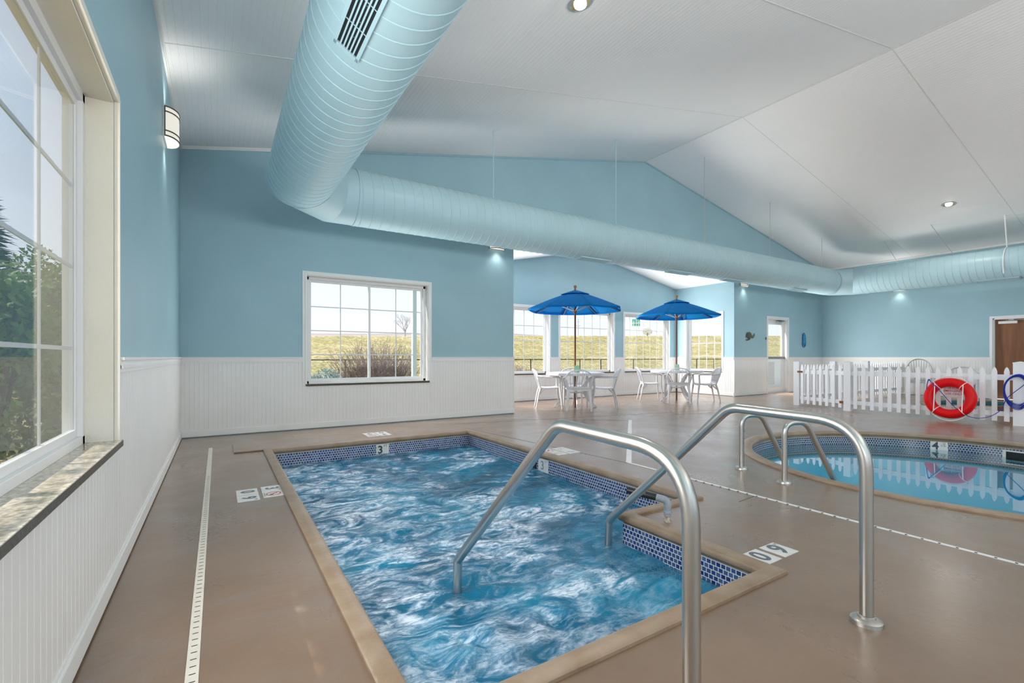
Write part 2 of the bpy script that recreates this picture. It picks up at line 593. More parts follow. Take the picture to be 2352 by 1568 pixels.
def spa_water():
    m = bpy.data.materials.new('churning_water')
    m.use_nodes = True
    nt = m.node_tree
    L = nt.links
    p = nt.nodes['Principled BSDF']
    out = nt.nodes['Material Output']
    tc = nt.nodes.new('ShaderNodeTexCoord')

    def nz(scale, detail, rough=0.5, dist=0.0, typ=None, sc=(1, 1, 1)):
        mp = nt.nodes.new('ShaderNodeMapping')
        mp.inputs['Scale'].default_value = sc
        mp.inputs['Rotation'].default_value = (0, 0, R(28))
        L.new(tc.outputs['Object'], mp.inputs[0])
        n = nt.nodes.new('ShaderNodeTexNoise')
        if typ:
            n.noise_type = typ
        n.inputs['Scale'].default_value = scale
        n.inputs['Detail'].default_value = detail
        n.inputs['Roughness'].default_value = rough
        n.inputs['Distortion'].default_value = dist
        L.new(mp.outputs[0], n.inputs['Vector'])
        return n.outputs[0]

    def ramp(src, pts):
        r = nt.nodes.new('ShaderNodeValToRGB')
        els = r.color_ramp.elements
        els[0].position, els[0].color = pts[0][0], (*pts[0][1], 1)
        els[1].position, els[1].color = pts[-1][0], (*pts[-1][1], 1)
        for q, c in pts[1:-1]:
            x = els.new(q)
            x.color = (*c, 1)
        L.new(src, r.inputs[0])
        return r.outputs[0]

    def mth(op, a, b):
        n = nt.nodes.new('ShaderNodeMath')
        n.operation = op
        for i, x in enumerate((a, b)):
            if isinstance(x, (int, float)):
                n.inputs[i].default_value = x
            else:
                L.new(x, n.inputs[i])
        n.use_clamp = True
        return n.outputs[0]
    body = ramp(nz(1.6, 4, 0.5, 0.8), [(0.30, (0.002, 0.10, 0.20)), (0.5, (0.003, 0.24, 0.44)), (0.70, (0.008, 0.42, 0.66))])
    cloud = ramp(nz(0.95, 3, 0.5, 1.6), [(0.47, (0, 0, 0)), (0.64, (1, 1, 1))])
    wisp = ramp(nz(2.6, 9, 0.62, 2.6, sc=(1, 1.7, 1)), [(0.40, (0, 0, 0)), (0.50, (0.5, 0.5, 0.5)), (0.62, (1, 1, 1))])
    fine = ramp(nz(13, 6, 0.62, 1.8, sc=(1, 2.2, 1)), [(0.36, (0.25, 0.25, 0.25)), (0.56, (1, 1, 1))])
    sx = nt.nodes.new('ShaderNodeSeparateXYZ')
    L.new(tc.outputs['Object'], sx.inputs[0])
    jr = nt.nodes.new('ShaderNodeMapRange')      # the jets along the left bench throw up more foam
    jr.inputs['From Min'].default_value = -1.2
    jr.inputs['From Max'].default_value = 0.5
    jr.inputs['To Min'].default_value = 0.55
    jr.inputs['To Max'].default_value = 0.0
    L.new(sx.outputs['X'], jr.inputs[0])
    cloud = mth('ADD', cloud, jr.outputs[0])
    foam = mth('MULTIPLY', mth('MULTIPLY', wisp, mth('ADD', mth('MULTIPLY', cloud, 1.25), 0.16)), fine)
    mx = nt.nodes.new('ShaderNodeMix')
    mx.data_type = 'RGBA'
    L.new(foam, mx.inputs[0])
    L.new(body, mx.inputs[6])
    mx.inputs[7].default_value = (0.82, 0.90, 1.0, 1)
    L.new(mx.outputs[2], p.inputs['Base Color'])
    p.inputs['Roughness'].default_value = 0.07
    p.inputs['Specular IOR Level'].default_value = 0.7
    b1 = nt.nodes.new('ShaderNodeBump')
    b1.inputs['Strength'].default_value = 0.55
    b1.inputs['Distance'].default_value = 0.03
    L.new(nz(9, 5, 0.55, 1.0, sc=(1, 1.6, 1)), b1.inputs['Height'])
    b2 = nt.nodes.new('ShaderNodeBump')
    b2.inputs['Strength'].default_value = 0.3
    b2.inputs['Distance'].default_value = 0.012
    L.new(nz(34, 4, 0.55, 0.6), b2.inputs['Height'])
    L.new(b1.outputs[0], b2.inputs['Normal'])
    L.new(b2.outputs[0], p.inputs['Normal'])
    t = nt.nodes.new('ShaderNodeBsdfTransparent')
    t.inputs[0].default_value = (0.45, 0.80, 0.90, 1)
    ms = nt.nodes.new('ShaderNodeMixShader')
    L.new(mth('SUBTRACT', 0.42, mth('MULTIPLY', foam, 0.6)), ms.inputs[0])
    L.new(p.outputs[0], ms.inputs[1])
    L.new(t.outputs[0], ms.inputs[2])
    L.new(ms.outputs[0], out.inputs[0])
    return m


SPAW = spa_water()


def calm_water(name, tint):
    m = glass_mat(name, tint=tint, refl=1.5)
    nt = m.node_tree
    tc = nt.nodes.new('ShaderNodeTexCoord')
    n = nt.nodes.new('ShaderNodeTexNoise')
    n.inputs['Scale'].default_value = 2.5
    nt.links.new(tc.outputs['Object'], n.inputs['Vector'])
    b = nt.nodes.new('ShaderNodeBump')
    b.inputs['Strength'].default_value = 0.03
    b.inputs['Distance'].default_value = 0.02
    nt.links.new(n.outputs[0], b.inputs['Height'])
    for nd in nt.nodes:
        if nd.bl_idname in ('ShaderNodeBsdfGlossy', 'ShaderNodeFresnel'):
            nt.links.new(b.outputs[0], nd.inputs['Normal'])
    return m


POOLW = calm_water('calm_pool_water', (0.66, 0.95, 0.98))
BASIN = mat('pool_basin_paint', (0.04, 0.60, 0.82), rough=0.6, var=0.05, vscale=1.5)
SPABASIN = mat('spa_basin_paint', (0.04, 0.34, 0.46), rough=0.6)
KBASIN = mat('wading_basin_paint', (0.015, 0.22, 0.32), rough=0.6)

# ------------------------------------------------------------------ room shell dimensions
XL = -0.416      # left wall
XR = 16.46       # right wall
YB = 7.36        # back wall
YF = -6.9        # wall behind the camera
YA = 9.25        # back of the alcove
AX0, AX1 = 4.68, 11.68
RX, RZ = 8.24, 5.51      # ridge
EZL = 3.775
SL = (RZ - EZL) / (RX - XL)
EZR = RZ - SL * (XR - RX)
TH = 0.16
AE, AP = 3.09, 3.80       # alcove eave and peak
AXM = (AX0 + AX1) / 2


def roof_z(x):
    return EZL + SL * (x - XL) if x <= RX else RZ - SL * (x - RX)


def alc_z(x):
    return AE + (AP - AE) * (1 - abs(x - AXM) / (AXM - AX0))


def wall_y(m, y0, y1, xs, holes, top, z0=0.0):
    """wall in plane y between y0 (room side) and y1, holes = [(x0,x1,z0,z1)], top(x)"""
    cuts = sorted(set([xs[0], xs[1]] + [h[0] for h in holes] + [h[1] for h in holes] + [c for c in xs[2:]]))
    for a, b in zip(cuts, cuts[1:]):
        mid = (a + b) / 2
        hs = sorted([h for h in holes if h[0] <= mid <= h[1]], key=lambda h: h[2])
        z = z0
        for h in hs:
            if h[2] > z + 1e-6:
                m.box(a, y0, z, b, y1, h[2])
            z = h[3]
        m.prism([(a, y0, z), (b, y0, z), (b, y0, top(b)), (a, y0, top(a))], (0, y1 - y0, 0))


def wall_x(m, x0, x1, ys, holes, zt, z0=0.0):
    cuts = sorted(set([ys[0], ys[1]] + [h[0] for h in holes] + [h[1] for h in holes]))
    for a, b in zip(cuts, cuts[1:]):
        mid = (a + b) / 2
        hs = sorted([h for h in holes if h[0] <= mid <= h[1]], key=lambda h: h[2])
        z = z0
        for h in hs:
            if h[2] > z + 1e-6:
                m.box(x0, a, z, x1, b, h[2])
            z = h[3]
        if z < zt - 1e-6:
            m.box(x0, a, z, x1, b, zt)


WZ0, WZ1 = 0.655, 2.255       # window openings
LW = [(0.92, 2.86, WZ0, WZ1), (-2.56, -0.64, WZ0, WZ1), (-5.96, -4.04, WZ0, WZ1)]  # last two openings are unseen, added so fill light can enter
BW = (1.09, 2.985, WZ0, WZ1)
AWs = [(5.05, 6.92, WZ0, WZ1), (7.27, 9.10, WZ0, WZ1), (9.53, 11.36, WZ0, WZ1)]
AS = (7.72, 8.86, WZ0, WZ1)
D1 = (13.31, 14.38, 0.0, 2.17)
D2 = (2.45, 3.44, 0.0, 2.02)

# walls
m = M()
wall_x(m, XL - TH, XL, (YF, YB + TH), LW, EZL)
wall_left = m.build('wall_left', BLUE, kind='structure')
m = M()
wall_y(m, YB, YB + TH, (XL - TH, AX0, XL + (3.95 - EZL) / SL), [BW], lambda x: min(roof_z(x), 3.95))
wall_y(m, YB, YB + TH, (AX1, XR + TH, RX + (RZ - 3.86) / SL), [D1], lambda x: min(roof_z(x), 3.86))
# gable over the alcove opening
xs_ = [AX0, AXM, RX, AX1]
for a, b in zip(xs_, xs_[1:]):
    m.prism([(a, YB, alc_z(a)), (b, YB, alc_z(b)), (b, YB, roof_z(b)), (a, YB, roof_z(a))], (0, TH, 0))
xk = XL + (3.95 - EZL) / SL
m.prism([(xk, YB, 3.95), (AX0, YB, 3.95), (AX0, YB, roof_z(AX0))], (0, TH, 0))
xk = RX + (RZ - 3.86) / SL
m.prism([(AX1, YB, 3.86), (xk, YB, 3.86), (AX1, YB, roof_z(AX1))], (0, TH, 0))
wall_back = m.build('wall_back', BLUE, kind='structure')
m = M()
wall_x(m, XR, XR + TH, (YF, YB), [D2], EZR)
wall_right = m.build('wall_right', BLUE, kind='structure')
m = M()
wall_y(m, YF - TH, YF, (XL - TH, XR + TH, RX), [(0.7, 8.1, 0.6, 3.0), (9.4, 14.6, 0.7, 2.7)], roof_z)  # unseen openings added here to let the fill lights in
wall_front = m.build('wall_front', BLUE, kind='structure')
# alcove walls
m = M()
wall_y(m, YA, YA + TH, (AX0 - TH, AX1 + TH, AXM), AWs, lambda x: alc_z(min(max(x, AX0), AX1)))
wall_alcove_back = m.build('wall_alcove_back', BLUE, kind='structure')
m = M()
wall_x(m, AX1, AX1 + TH, (YB + TH, YA), [AS], AE)
wall_alcove_right = m.build('wall_alcove_right', BLUE, kind='structure')
m = M()
wall_x(m, AX0 - TH, AX0, (YB + TH, YA), [AS], AE)
wall_alcove_left = m.build('wall_alcove_left', BLUE, kind='structure')


# ceiling: beadboard geometry running along y
def bead_ceiling(m, x0, z0, x1, z1, y0, y1, per=0.060, g=0.007, dep=0.0025):
    L = math.hypot(x1 - x0, z1 - z0)
    d = Vector(((x1 - x0) / L, 0, (z1 - z0) / L))
    nrm = Vector((-d.z, 0, d.x))
    if nrm.z < 0:
        nrm = -nrm
    prof = []
    s = 0.0
    while s < L - 1e-6:
        e = min(s + per, L)
        prof += [(s, 0), (max(s, e - g), 0), (max(s, e - g / 2), dep)]
        s = e
    prof.append((L, 0))
    b = len(m.v)
    for (s, h) in prof:
        p = Vector((x0, 0, z0)) + d * s + nrm * h
        m.v.append((p.x, y0, p.z))
        m.v.append((p.x, y1, p.z))
    for i in range(len(prof) - 1):
        m.f.append((b + 2 * i, b + 2 * i + 2, b + 2 * i + 3, b + 2 * i + 1) if x1 < x0 else (b + 2 * i, b + 2 * i + 1, b + 2 * i + 3, b + 2 * i + 2))


m = M()
bead_ceiling(m, XL, EZL, RX, RZ, YF, YB)
bead_ceiling(m, RX, RZ, XR, EZR, YF, YB)
ceiling = m.build('ceiling', CEILM, kind='structure')
m = M()
for yy in (5.03, 2.75, 0.47, -1.81, -4.1):
    for (a, b) in ((XL, RX), (RX, XR)):
        za, zb = roof_z(a), roof_z(b)
        m.prism([(a, yy - 0.006, za - 0.003), (b, yy - 0.006, zb - 0.003), (b, yy + 0.006, zb - 0.003), (a, yy + 0.006, za - 0.003)], (0, 0, 0.012))
m.box(RX - 0.012, YF, RZ - 0.010, RX + 0.012, YB, RZ)
m.build('panel_seam', SEAM, ceiling)
# solid roof deck above, with short eaves
m = M()
OV = 0.22
for (a, b) in ((XL - TH - OV, RX), (RX, XR + TH + OV)):
    za = EZL + SL * (a - XL) if a < RX else RZ
    zb = RZ if b == RX else RZ - SL * (b - RX)
    m.prism([(a, YF - 0.4, za + 0.02), (b, YF - 0.4, zb + 0.02), (b, YF - 0.4, zb + 0.22), (a, YF - 0.4, za + 0.22)], (0, YB + TH + 0.45 - YF + 0.4, 0))
m.build('roof_deck', VINYL, ceiling)
m = M()
bead_ceiling(m, AX0, AE, AXM, AP, YB, YA)
bead_ceiling(m, AXM, AP, AX1, AE, YB, YA)
ceiling_alcove = m.build('ceiling_alcove', CEILM, kind='structure')
m = M()
for (a, b) in ((AX0 - TH - 0.3, AXM), (AXM, AX1 + TH + 0.3)):
    sl = (AP - AE) / (AXM - AX0)
    za = AP - sl * abs(a - AXM); zb = AP - sl * abs(b - AXM)
    m.prism([(a, YB + TH, za + 0.02), (b, YB + TH, zb + 0.02), (b, YB + TH, zb + 0.2), (a, YB + TH, za + 0.2)], (0, YA - YB + 0.35, 0))
m.build('roof_deck', VINYL, ceiling_alcove)


# trims at the top of the walls
def trim_run(m, p0, p1, nrm, h=0.05, t=0.018):
    p0 = Vector(p0); p1 = Vector(p1); n = Vector(nrm)
    m.prism([p0, p1, p1 - Vector((0, 0, h)), p0 - Vector((0, 0, h))], n * t)
    m.prism([p0 - Vector((0, 0, h * 0.35)), p1 - Vector((0, 0, h * 0.35)), p1 - Vector((0, 0, h * 0.62)), p0 - Vector((0, 0, h * 0.62))], n * (t + 0.008))


m = M()
trim_run(m, (XL, YF, EZL), (XL, YB, EZL), (1, 0, 0), h=0.055)
m.build('trim_1', WHITE, kind='structure')
m = M()
trim_run(m, (XL, YB, EZL), (1.5, YB, roof_z(1.5)), (0, -1, 0), h=0.045)
m.build('trim_2', WHITE, kind='structure')
m = M()
trim_run(m, (1.5, YB, roof_z(1.5)), (RX, YB, RZ), (0, -1, 0), h=0.03, t=0.012)
trim_run(m, (RX, YB, RZ), (XR, YB, EZR), (0, -1, 0), h=0.03, t=0.012)
m.build('trim_3', BLUE, kind='structure')
m = M()
trim_run(m, (XR, YF, EZR), (XR, YB, EZR), (-1, 0, 0), h=0.05)
m.build('trim_4', WHITE, kind='structure')

# ------------------------------------------------------------------ wainscot, chair rail and baseboard
CR = 1.05


def wainscot(wall, side, segs, nrm):
    """segs = [(p0, p1, z0, z1)] along the wall; nrm points into the room"""
    n = Vector((nrm[0], nrm[1], 0))
    w = M(); r = M(); b = M(); cap = M()
    for (p0, p1, z0, z1) in segs:
        a = Vector((p0[0], p0[1], 0)); c = Vector((p1[0], p1[1], 0))
        L = (c - a).length
        d = (c - a) / L
        t = 0.010
        per, g, dep = 0.052, 0.007, 0.004
        prof = []
        s = 0.0
        while s < L - 1e-6:
            e2 = min(s + per, L)
            prof += [(s, t), (max(s, e2 - g), t), (max(s, e2 - g / 2), t - dep)]
            s = e2
        prof.append((L, t))
        flip = d.cross(Vector((0, 0, 1))).dot(n) < 0
        base = len(w.v)
        for (s, h) in prof:
            q = a + d * s + n * h
            w.v += [(q.x, q.y, z0), (q.x, q.y, z1)]
        for i in range(len(prof) - 1):
            k = base + 2 * i
            w.f.append((k, k + 1, k + 3, k + 2) if flip else (k, k + 2, k + 3, k + 1))
        w.prism([a + Vector((0, 0, z1 - 0.001)), c + Vector((0, 0, z1 - 0.001)), c + n * t + Vector((0, 0, z1 - 0.001)), a + n * t + Vector((0, 0, z1 - 0.001))], (0, 0, 0.001))
        if z1 > CR - 0.1:
            for (zz0, zz1, tt) in ((CR - 0.075, CR - 0.012, 0.020), (CR - 0.055, CR - 0.04, 0.026), (CR - 0.014, CR, 0.032)):
                r.prism([a + Vector((0, 0, zz0)), c + Vector((0, 0, zz0)), c + Vector((0, 0, zz1)), a + Vector((0, 0, zz1))], n * tt)
        if z0 < 0.05:
            for (zz0, zz1, tt) in ((0.012, 0.085, 0.022), (0.085, 0.10, 0.015)):
                b.prism([a + Vector((0, 0, zz0)), c + Vector((0, 0, zz0)), c + Vector((0, 0, zz1)), a + Vector((0, 0, zz1))], n * tt)
    w.build('wainscot', WHITE, wall, world=True)
    r.build('chair_rail', WHITE, wall)
    b.build('baseboard_' + side, WHITE, kind='structure')


CW = 0.055
ZS = WZ0 - 0.03


def segs_for(along, lo, hi, fix, holes):
    out = []
    mk = (lambda s: (s, fix)) if along == 'x' else (lambda s: (fix, s))
    s = lo
    for h in sorted(holes):
        full = h[2] < 0.1
        out.append((mk(s), mk(h[0] - CW), 0.012, CR - 0.012))
        if not full:
            out.append((mk(h[0] - CW), mk(h[1] + CW), 0.012, ZS))
        s = h[1] + CW
    if hi - s > 0.01:
        out.append((mk(s), mk(hi), 0.012, CR - 0.012))
    return out


wainscot(wall_left, 'left', segs_for('y', YF, YB, XL, LW), (1, 0))
wainscot(wall_back, 'back', segs_for('x', XL, AX0, YB, [BW]) + segs_for('x', AX1, XR, YB, [D1]), (0, -1))
wainscot(wall_right, 'right', segs_for('y', YF, YB, XR, [D2]), (-1, 0))
wainscot(wall_alcove_back, 'alcove_back', segs_for('x', AX0, AX1, YA, AWs), (0, -1))
wainscot(wall_alcove_right, 'alcove_right', segs_for('y', YB, YA, AX1, [AS]), (-1, 0))
wainscot(wall_alcove_left, 'alcove_left', segs_for('y', YB, YA, AX0, [AS]), (1, 0))
# thin white corner beads at the alcove corners
m = M()
m.box(AX0 - 0.003, YB - 0.013, 0.0, AX0 + 0.012, YB + 0.03, CR - 0.01)
m.build('trim_5', WHITE, kind='structure')
m = M()
m.box(AX1 - 0.012, YB - 0.013, 0.0, AX1 + 0.003, YB + 0.03, CR - 0.01)
m.build('trim_6', WHITE, kind='structure')


# ------------------------------------------------------------------ windows
def window(num, along, fix, out, h, sashes, cols, rows=4, jamb_mat=None, label=None):
    """along 'x' or 'y'; fix = room face coordinate; out = +1/-1 direction to the outside"""
    a0, a1, z0, z1 = h
    root = struct('window_%d' % num, ((a0 + a1) / 2, fix, z0) if along == 'x' else (fix, (a0 + a1) / 2, z0), label)

    def bx(m, s0, d0, zz0, s1, d1, zz1):
        if along == 'x':
            m.box(s0, fix + out * d0, zz0, s1, fix + out * d1, zz1)
        else:
            m.box(fix + out * d0, s0, zz0, fix + out * d1, s1, zz1)
    jm = jamb_mat or VINYL
    m = M()     # casing on the wall
    for (k0, k, t) in ((0.02, CW, 0.016), (0.0, 0.02, 0.022)):
        bx(m, a0 - k, -t, z0 - 0.03, a0 - k0, 0.0, z1 + k)
        bx(m, a1 + k0, -t, z0 - 0.03, a1 + k, 0.0, z1 + k)
        bx(m, a0 - k0, -t, z1 + k0, a1 + k0, 0.0, z1 + k)
    m.build('window_casing', jm, root, bevel=0.003)
    m = M()     # reveal lining
    bx(m, a0, 0.0, z0, a0 + 0.012, 0.13, z1 - 0.012)
    bx(m, a1 - 0.012, 0.0, z0, a1, 0.13, z1 - 0.012)
    bx(m, a0, 0.0, z1 - 0.012, a1, 0.13, z1)
    m.build('reveal_lining', jm, root)
    m = M()     # frame
    f = 0.040
    bx(m, a0 + 0.012, 0.10, z0, a0 + 0.012 + f, 0.17, z1)
    bx(m, a1 - 0.012 - f, 0.10, z0, a1 - 0.012, 0.17, z1)
    bx(m, a0, 0.10, z1 - 0.012 - f, a1, 0.17, z1)
    bx(m, a0, 0.10, z0, a1, 0.17, z0 + f)
    m.build('window_frame', VINYL, root, bevel=0.003)
    i0, i1 = a0 + 0.05, a1 - 0.05
    zz0, zz1 = z0 + f, z1 - 0.012 - f
    w = (i1 - i0) / sashes
    for k in range(sashes):
        s0 = i0 + w * k - (0.018 if k > 0 else 0)
        s1 = i0 + w * (k + 1) + (0.018 if k < sashes - 1 else 0)
        dep = 0.118 if (k % 2 == (0 if out > 0 else 1)) else 0.142
        if sashes == 1:
            dep = 0.13
        sf = 0.034 if sashes > 1 else 0.018
        m = M()
        bx(m, s0, dep, zz0, s0 + sf, dep + 0.022, zz1)
        bx(m, s1 - sf, dep, zz0, s1, dep + 0.022, zz1)
        bx(m, s0 + sf, dep, zz1 - sf, s1 - sf, dep + 0.022, zz1)
        bx(m, s0 + sf, dep, zz0, s1 - sf, dep + 0.022, zz0 + sf)
        sash = m.build('sash', VINYL, root, bevel=0.002)
        g0, g1, q0, q1 = s0 + sf, s1 - sf, zz0 + sf, zz1 - sf
        m = M()
        for c in range(1, cols):
            u = g0 + (g1 - g0) * c / cols
            bx(m, u - 0.008, dep + 0.012, q0, u + 0.008, dep + 0.018, q1)
        for c in range(1, rows):
            u = q0 + (q1 - q0) * c / rows
            bx(m, g0, dep + 0.0121, u - 0.008, g1, dep + 0.0179, u + 0.008)
        m.build('muntin_grid', VINYL, sash)
        m = M()
        bx(m, g0, dep + 0.006, q0, g1, dep + 0.008, q1)
        m.build('glass', GLASS, sash)
        if sashes > 1 and k == 0:
            m = M()
            lz = q1 - 0.15
            bx(m, s1 - 0.026, dep - 0.014, lz - 0.035, s1 - 0.008, dep, lz + 0.035)
            m.build('sash_lock', VINYL, sash, bevel=0.003)
    m = M()
    bx(m, a0 - 0.012, -0.032, z0 - 0.026, a1 + 0.012, 0.0, z0 + 0.003)
    bx(m, a0, -0.002, z0 - 0.026, a1, 0.10, z0 + 0.003)
    sill = m.build('window_sill', GRANITE, root, bevel=0.002)
    m = M()
    bx(m, a0 - 0.0125, -0.0335, z0 - 0.0265, a1 + 0.0125, -0.0315, z0 + 0.001)
    m.build('sill_edge', GRANITE_EDGE, sill)
    return root


window(1, 'y', XL, -1, LW[0], 2, 2, jamb_mat=CREAM)
window(2, 'x', YB, 1, BW, 2, 2, jamb_mat=WHITE)
window(3, 'x', YA, 1, AWs[0], 1, 6)
window(4, 'x', YA, 1, AWs[1], 1, 6)
window(5, 'x', YA, 1, AWs[2], 1, 6)
window(6, 'y', AX1, 1, AS, 1, 4)
window(7, 'y', AX0, -1, AS, 1, 4)

# ------------------------------------------------------------------ doors
root = struct('door_1', ((D1[0] + D1[1]) / 2, YB, 0), 'glazed exit door in a white frame between turtle plaque and blue ornament')
a0, a1, z0, z1 = D1
m = M()
for (k, t) in ((0.06, 0.016),):
    m.box(a0 - k, YB - t, 0, a0, YB, z1 + k); m.box(a1, YB - t, 0, a1 + k, YB, z1 + k); m.box(a0, YB - t, z1, a1, YB, z1 + k)
m.box(a0, YB - 0.001, 0, a0 + 0.03, YB + TH, z1); m.box(a1 - 0.03, YB - 0.001, 0, a1, YB + TH, z1); m.box(a0, YB - 0.001, z1 - 0.03, a1, YB + TH, z1)
m.build('door_frame', VINYL, root, bevel=0.003)
b0, b1 = a0 + 0.03, a1 - 0.03
yd = YB + 0.10
m = M()
m.box(b0, yd, 0.02, b0 + 0.09, yd + 0.045, z1 - 0.03); m.box(b1 - 0.09, yd, 0.02, b1, yd + 0.045, z1 - 0.03)
m.box(b0 + 0.09, yd, z1 - 0.16, b1 - 0.09, yd + 0.045, z1 - 0.03); m.box(b0 + 0.09, yd, 0.02, b1 - 0.09, yd + 0.045, 0.17)
m.box(b0 + 0.09, yd, 0.99, b1 - 0.09, yd + 0.045, 1.07)
leaf = m.build('door_leaf', VINYL, root, bevel=0.002)
m = M(); m.box(b0 + 0.09, yd + 0.018, 0.17, b1 - 0.09, yd + 0.022, z1 - 0.16)
m.build('glass', GLASS, leaf)
m = M(); m.box(b0 + 0.05, yd - 0.055, 1.00, b1 - 0.03, yd - 0.01, 1.06)
m.box(b0 + 0.05, yd - 0.055, 1.0, b0 + 0.10, yd, 1.06); m.box(b1 - 0.08, yd - 0.055, 1.0, b1 - 0.03, yd, 1.06)
m.build('push_bar', mat('push_bar_metal', (0.33, 0.31, 0.28), rough=0.35, metal=0.9), leaf, bevel=0.004)
m = M(); m.box(b1 - 0.42, yd - 0.06, z1 - 0.115, b1 - 0.16, yd, z1 - 0.06)
m.build('door_closer', NICKEL, root, bevel=0.004)
m = M()
m.obox(((b1 - 0.33), yd - 0.085, z1 - 0.05), (0.16, -0.03, 0), (0.004, 0.012, 0), (0, 0, 0.006))
m.obox(((b1 - 0.22), yd - 0.085, z1 - 0.052), (0.13, 0.04, 0), (-0.004, 0.012, 0), (0, 0, 0.006))
m.build('closer_arm', BRONZE, root)
m = M(); m.box(a0, YB - 0.01, 0.0, a1, YB + TH, 0.018)
m.build('door_threshold', NICKEL, root)

root = struct('door_2', (XR, (D2[0] + D2[1]) / 2, 0), 'brown wooden door in a white frame behind the picket fence')
a0, a1, z0, z1 = D2
m = M()
k = 0.055
m.box(XR - 0.018, a0 - k, 0, XR, a0, z1 + k); m.box(XR - 0.018, a1, 0, XR, a1 + k, z1 + k); m.box(XR - 0.018, a0, z1, XR, a1, z1 + k)
m.box(XR - 0.001, a0, 0, XR + TH, a0 + 0.03, z1); m.box(XR - 0.001, a1 - 0.03, 0, XR + TH, a1, z1); m.box(XR - 0.001, a0, z1 - 0.03, XR + TH, a1, z1)
m.build('door_frame', VINYL, root, bevel=0.003)
m = M(); m.box(XR + 0.09, a0 + 0.03, 0.012, XR + 0.135, a1 - 0.03, z1 - 0.03)
m.build('door_leaf', DOORW, root, bevel=0.002)
m = M(); m.box(XR + 0.03, a1 - 0.42, z1 - 0.14, XR + 0.09, a1 - 0.09, z1 - 0.075)
m.build('door_closer', VINYL, root, bevel=0.006)
m = M()
m.obox((XR + 0.05, a1 - 0.42, z1 - 0.05), (0.01, 0.20, 0), (0.012, 0, 0), (0, 0, 0.006))
m.box(XR + 0.03, a1 - 0.36, z1 - 0.065, XR + 0.07, a1 - 0.27, z1 - 0.03)
m.build('closer_arm', NICKEL, root)
m = M(); m.tube([(XR + 0.09, a0 + 0.10, 0.98), (XR + 0.03, a0 + 0.10, 0.98), (XR + 0.03, a0 + 0.21, 0.98)], 0.011, 8)
m.build('door_handle', NICKEL, root, smooth=40)

# ------------------------------------------------------------------ floor with the pool openings
SX0, SX1, SY0, SY1 = 0.51, 2.95, 1.28, 5.85
NX, NY = 2.25, 2.24
SPA = [(SX0, SY0), (NX, SY0), (NX, NY), (SX1, NY), (SX1, SY1), (SX0, SY1)]
PC, PR = (6.23, 1.50), 1.87
KC, KR = (14.25, 2.45), 1.62
# far side of the pools is cut a little under the coping
def offset_poly(poly, d):
    n = len(poly)
    out = []
    for i in range(n):
        p0, p1, p2 = Vector(poly[i - 1]), Vector(poly[i]), Vector(poly[(i + 1) % n])
        e1 = (p1 - p0).normalized(); e2 = (p2 - p1).normalized()
        n1 = Vector((e1.y, -e1.x)); n2 = Vector((e2.y, -e2.x))
        out.append(tuple(p1 + (n1 + n2) * d))
    return out


def circ(c, r, n=72):
    return [(c[0] + r * math.cos(2 * PI * i / n), c[1] + r * math.sin(2 * PI * i / n)) for i in range(n)]


outer = [(XL, YF), (XR, YF), (XR, YB), (AX1, YB), (AX1, YA), (AX0, YA), (AX0, YB), (XL, YB)]
COPW = 0.085
loops = [outer, offset_poly(SPA, COPW * 0.5), circ(PC, PR + 0.06), circ(KC, KR + 0.05)]
vv = []; ee = []
for lp in loops:
    b = len(vv)
    vv += [Vector(p) for p in lp]
    ee += [(b + i, b + (i + 1) % len(lp)) for i in range(len(lp))]
rv, re_, rf, _, _, _ = delaunay_2d_cdt(vv, ee, [], 0, 1e-6)


def inside(p, poly):
    c = False
    n = len(poly)
    for i in range(n):
        a, b = poly[i], poly[(i + 1) % n]
        if (a[1] > p[1]) != (b[1] > p[1]) and p[0] < (b[0] - a[0]) * (p[1] - a[1]) / (b[1] - a[1]) + a[0]:
            c = not c
    return c


m = M()
m.v = [(p.x, p.y, 0.0) for p in rv]
for f in rf:
    c = ((rv[f[0]].x + rv[f[1]].x + rv[f[2]].x) / 3, (rv[f[0]].y + rv[f[1]].y + rv[f[2]].y) / 3)
    if inside(c, outer) and not any(inside(c, l) for l in loops[1:]):
        m.f.append(tuple(f))
floor = m.build('floor', DECK, kind='structure')
m = M()


def strip(m, p, q, w, z0, z1):
    p = Vector((*p, 0)); q = Vector((*q, 0))
    d = (q - p).normalized()
    n = Vector((-d.y, d.x, 0)) * w / 2
    m.prism([p - n + Vector((0, 0, z0)), q - n + Vector((0, 0, z0)), q + n + Vector((0, 0, z0)), p + n + Vector((0, 0, z0))], (0, 0, z1 - z0))


for p, q in (((3.05, 6.67), (9.5, 5.45)), ((4.2, 6.68), (5.75, 5.5)), ((7.0, 5.62), (10.4, 4.9)), ((3.44, 0.62), (2.2, -0.4)), ((3.45, 2.0), (3.2, 1.98)),
             ((7.9, 3.2), (9.2, 4.6)), ((9.6, 2.4), (10.6, 1.9)), ((3.1, 6.2), (3.44, 3.3))):
    strip(m, p, q, 0.007, 0.0003, 0.0011)
m.build('floor_joint', JOINT, floor)

# ------------------------------------------------------------------ hot tub
tub = thing('hot_tub', 'rectangular indoor hot tub of churning blue water with a tiled waterline', 'hot tub', (1.73, 3.56, 0))


def loop_sweep(m, poly, prof):
    """prof: (outward offset, z)"""
    n = len(poly)
    rings = [offset_poly(poly, o) for o, _ in prof]
    b = len(m.v)
    for i in range(n):
        for k, (o, z) in enumerate(prof):
            m.v.append((rings[k][i][0], rings[k][i][1], z))
    c = len(prof)
    for i in range(n):
        j = (i + 1) % n
        for k in range(c - 1):
            m.f.append((b + i * c + k, b + j * c + k, b + j * c + k + 1, b + i * c + k + 1))


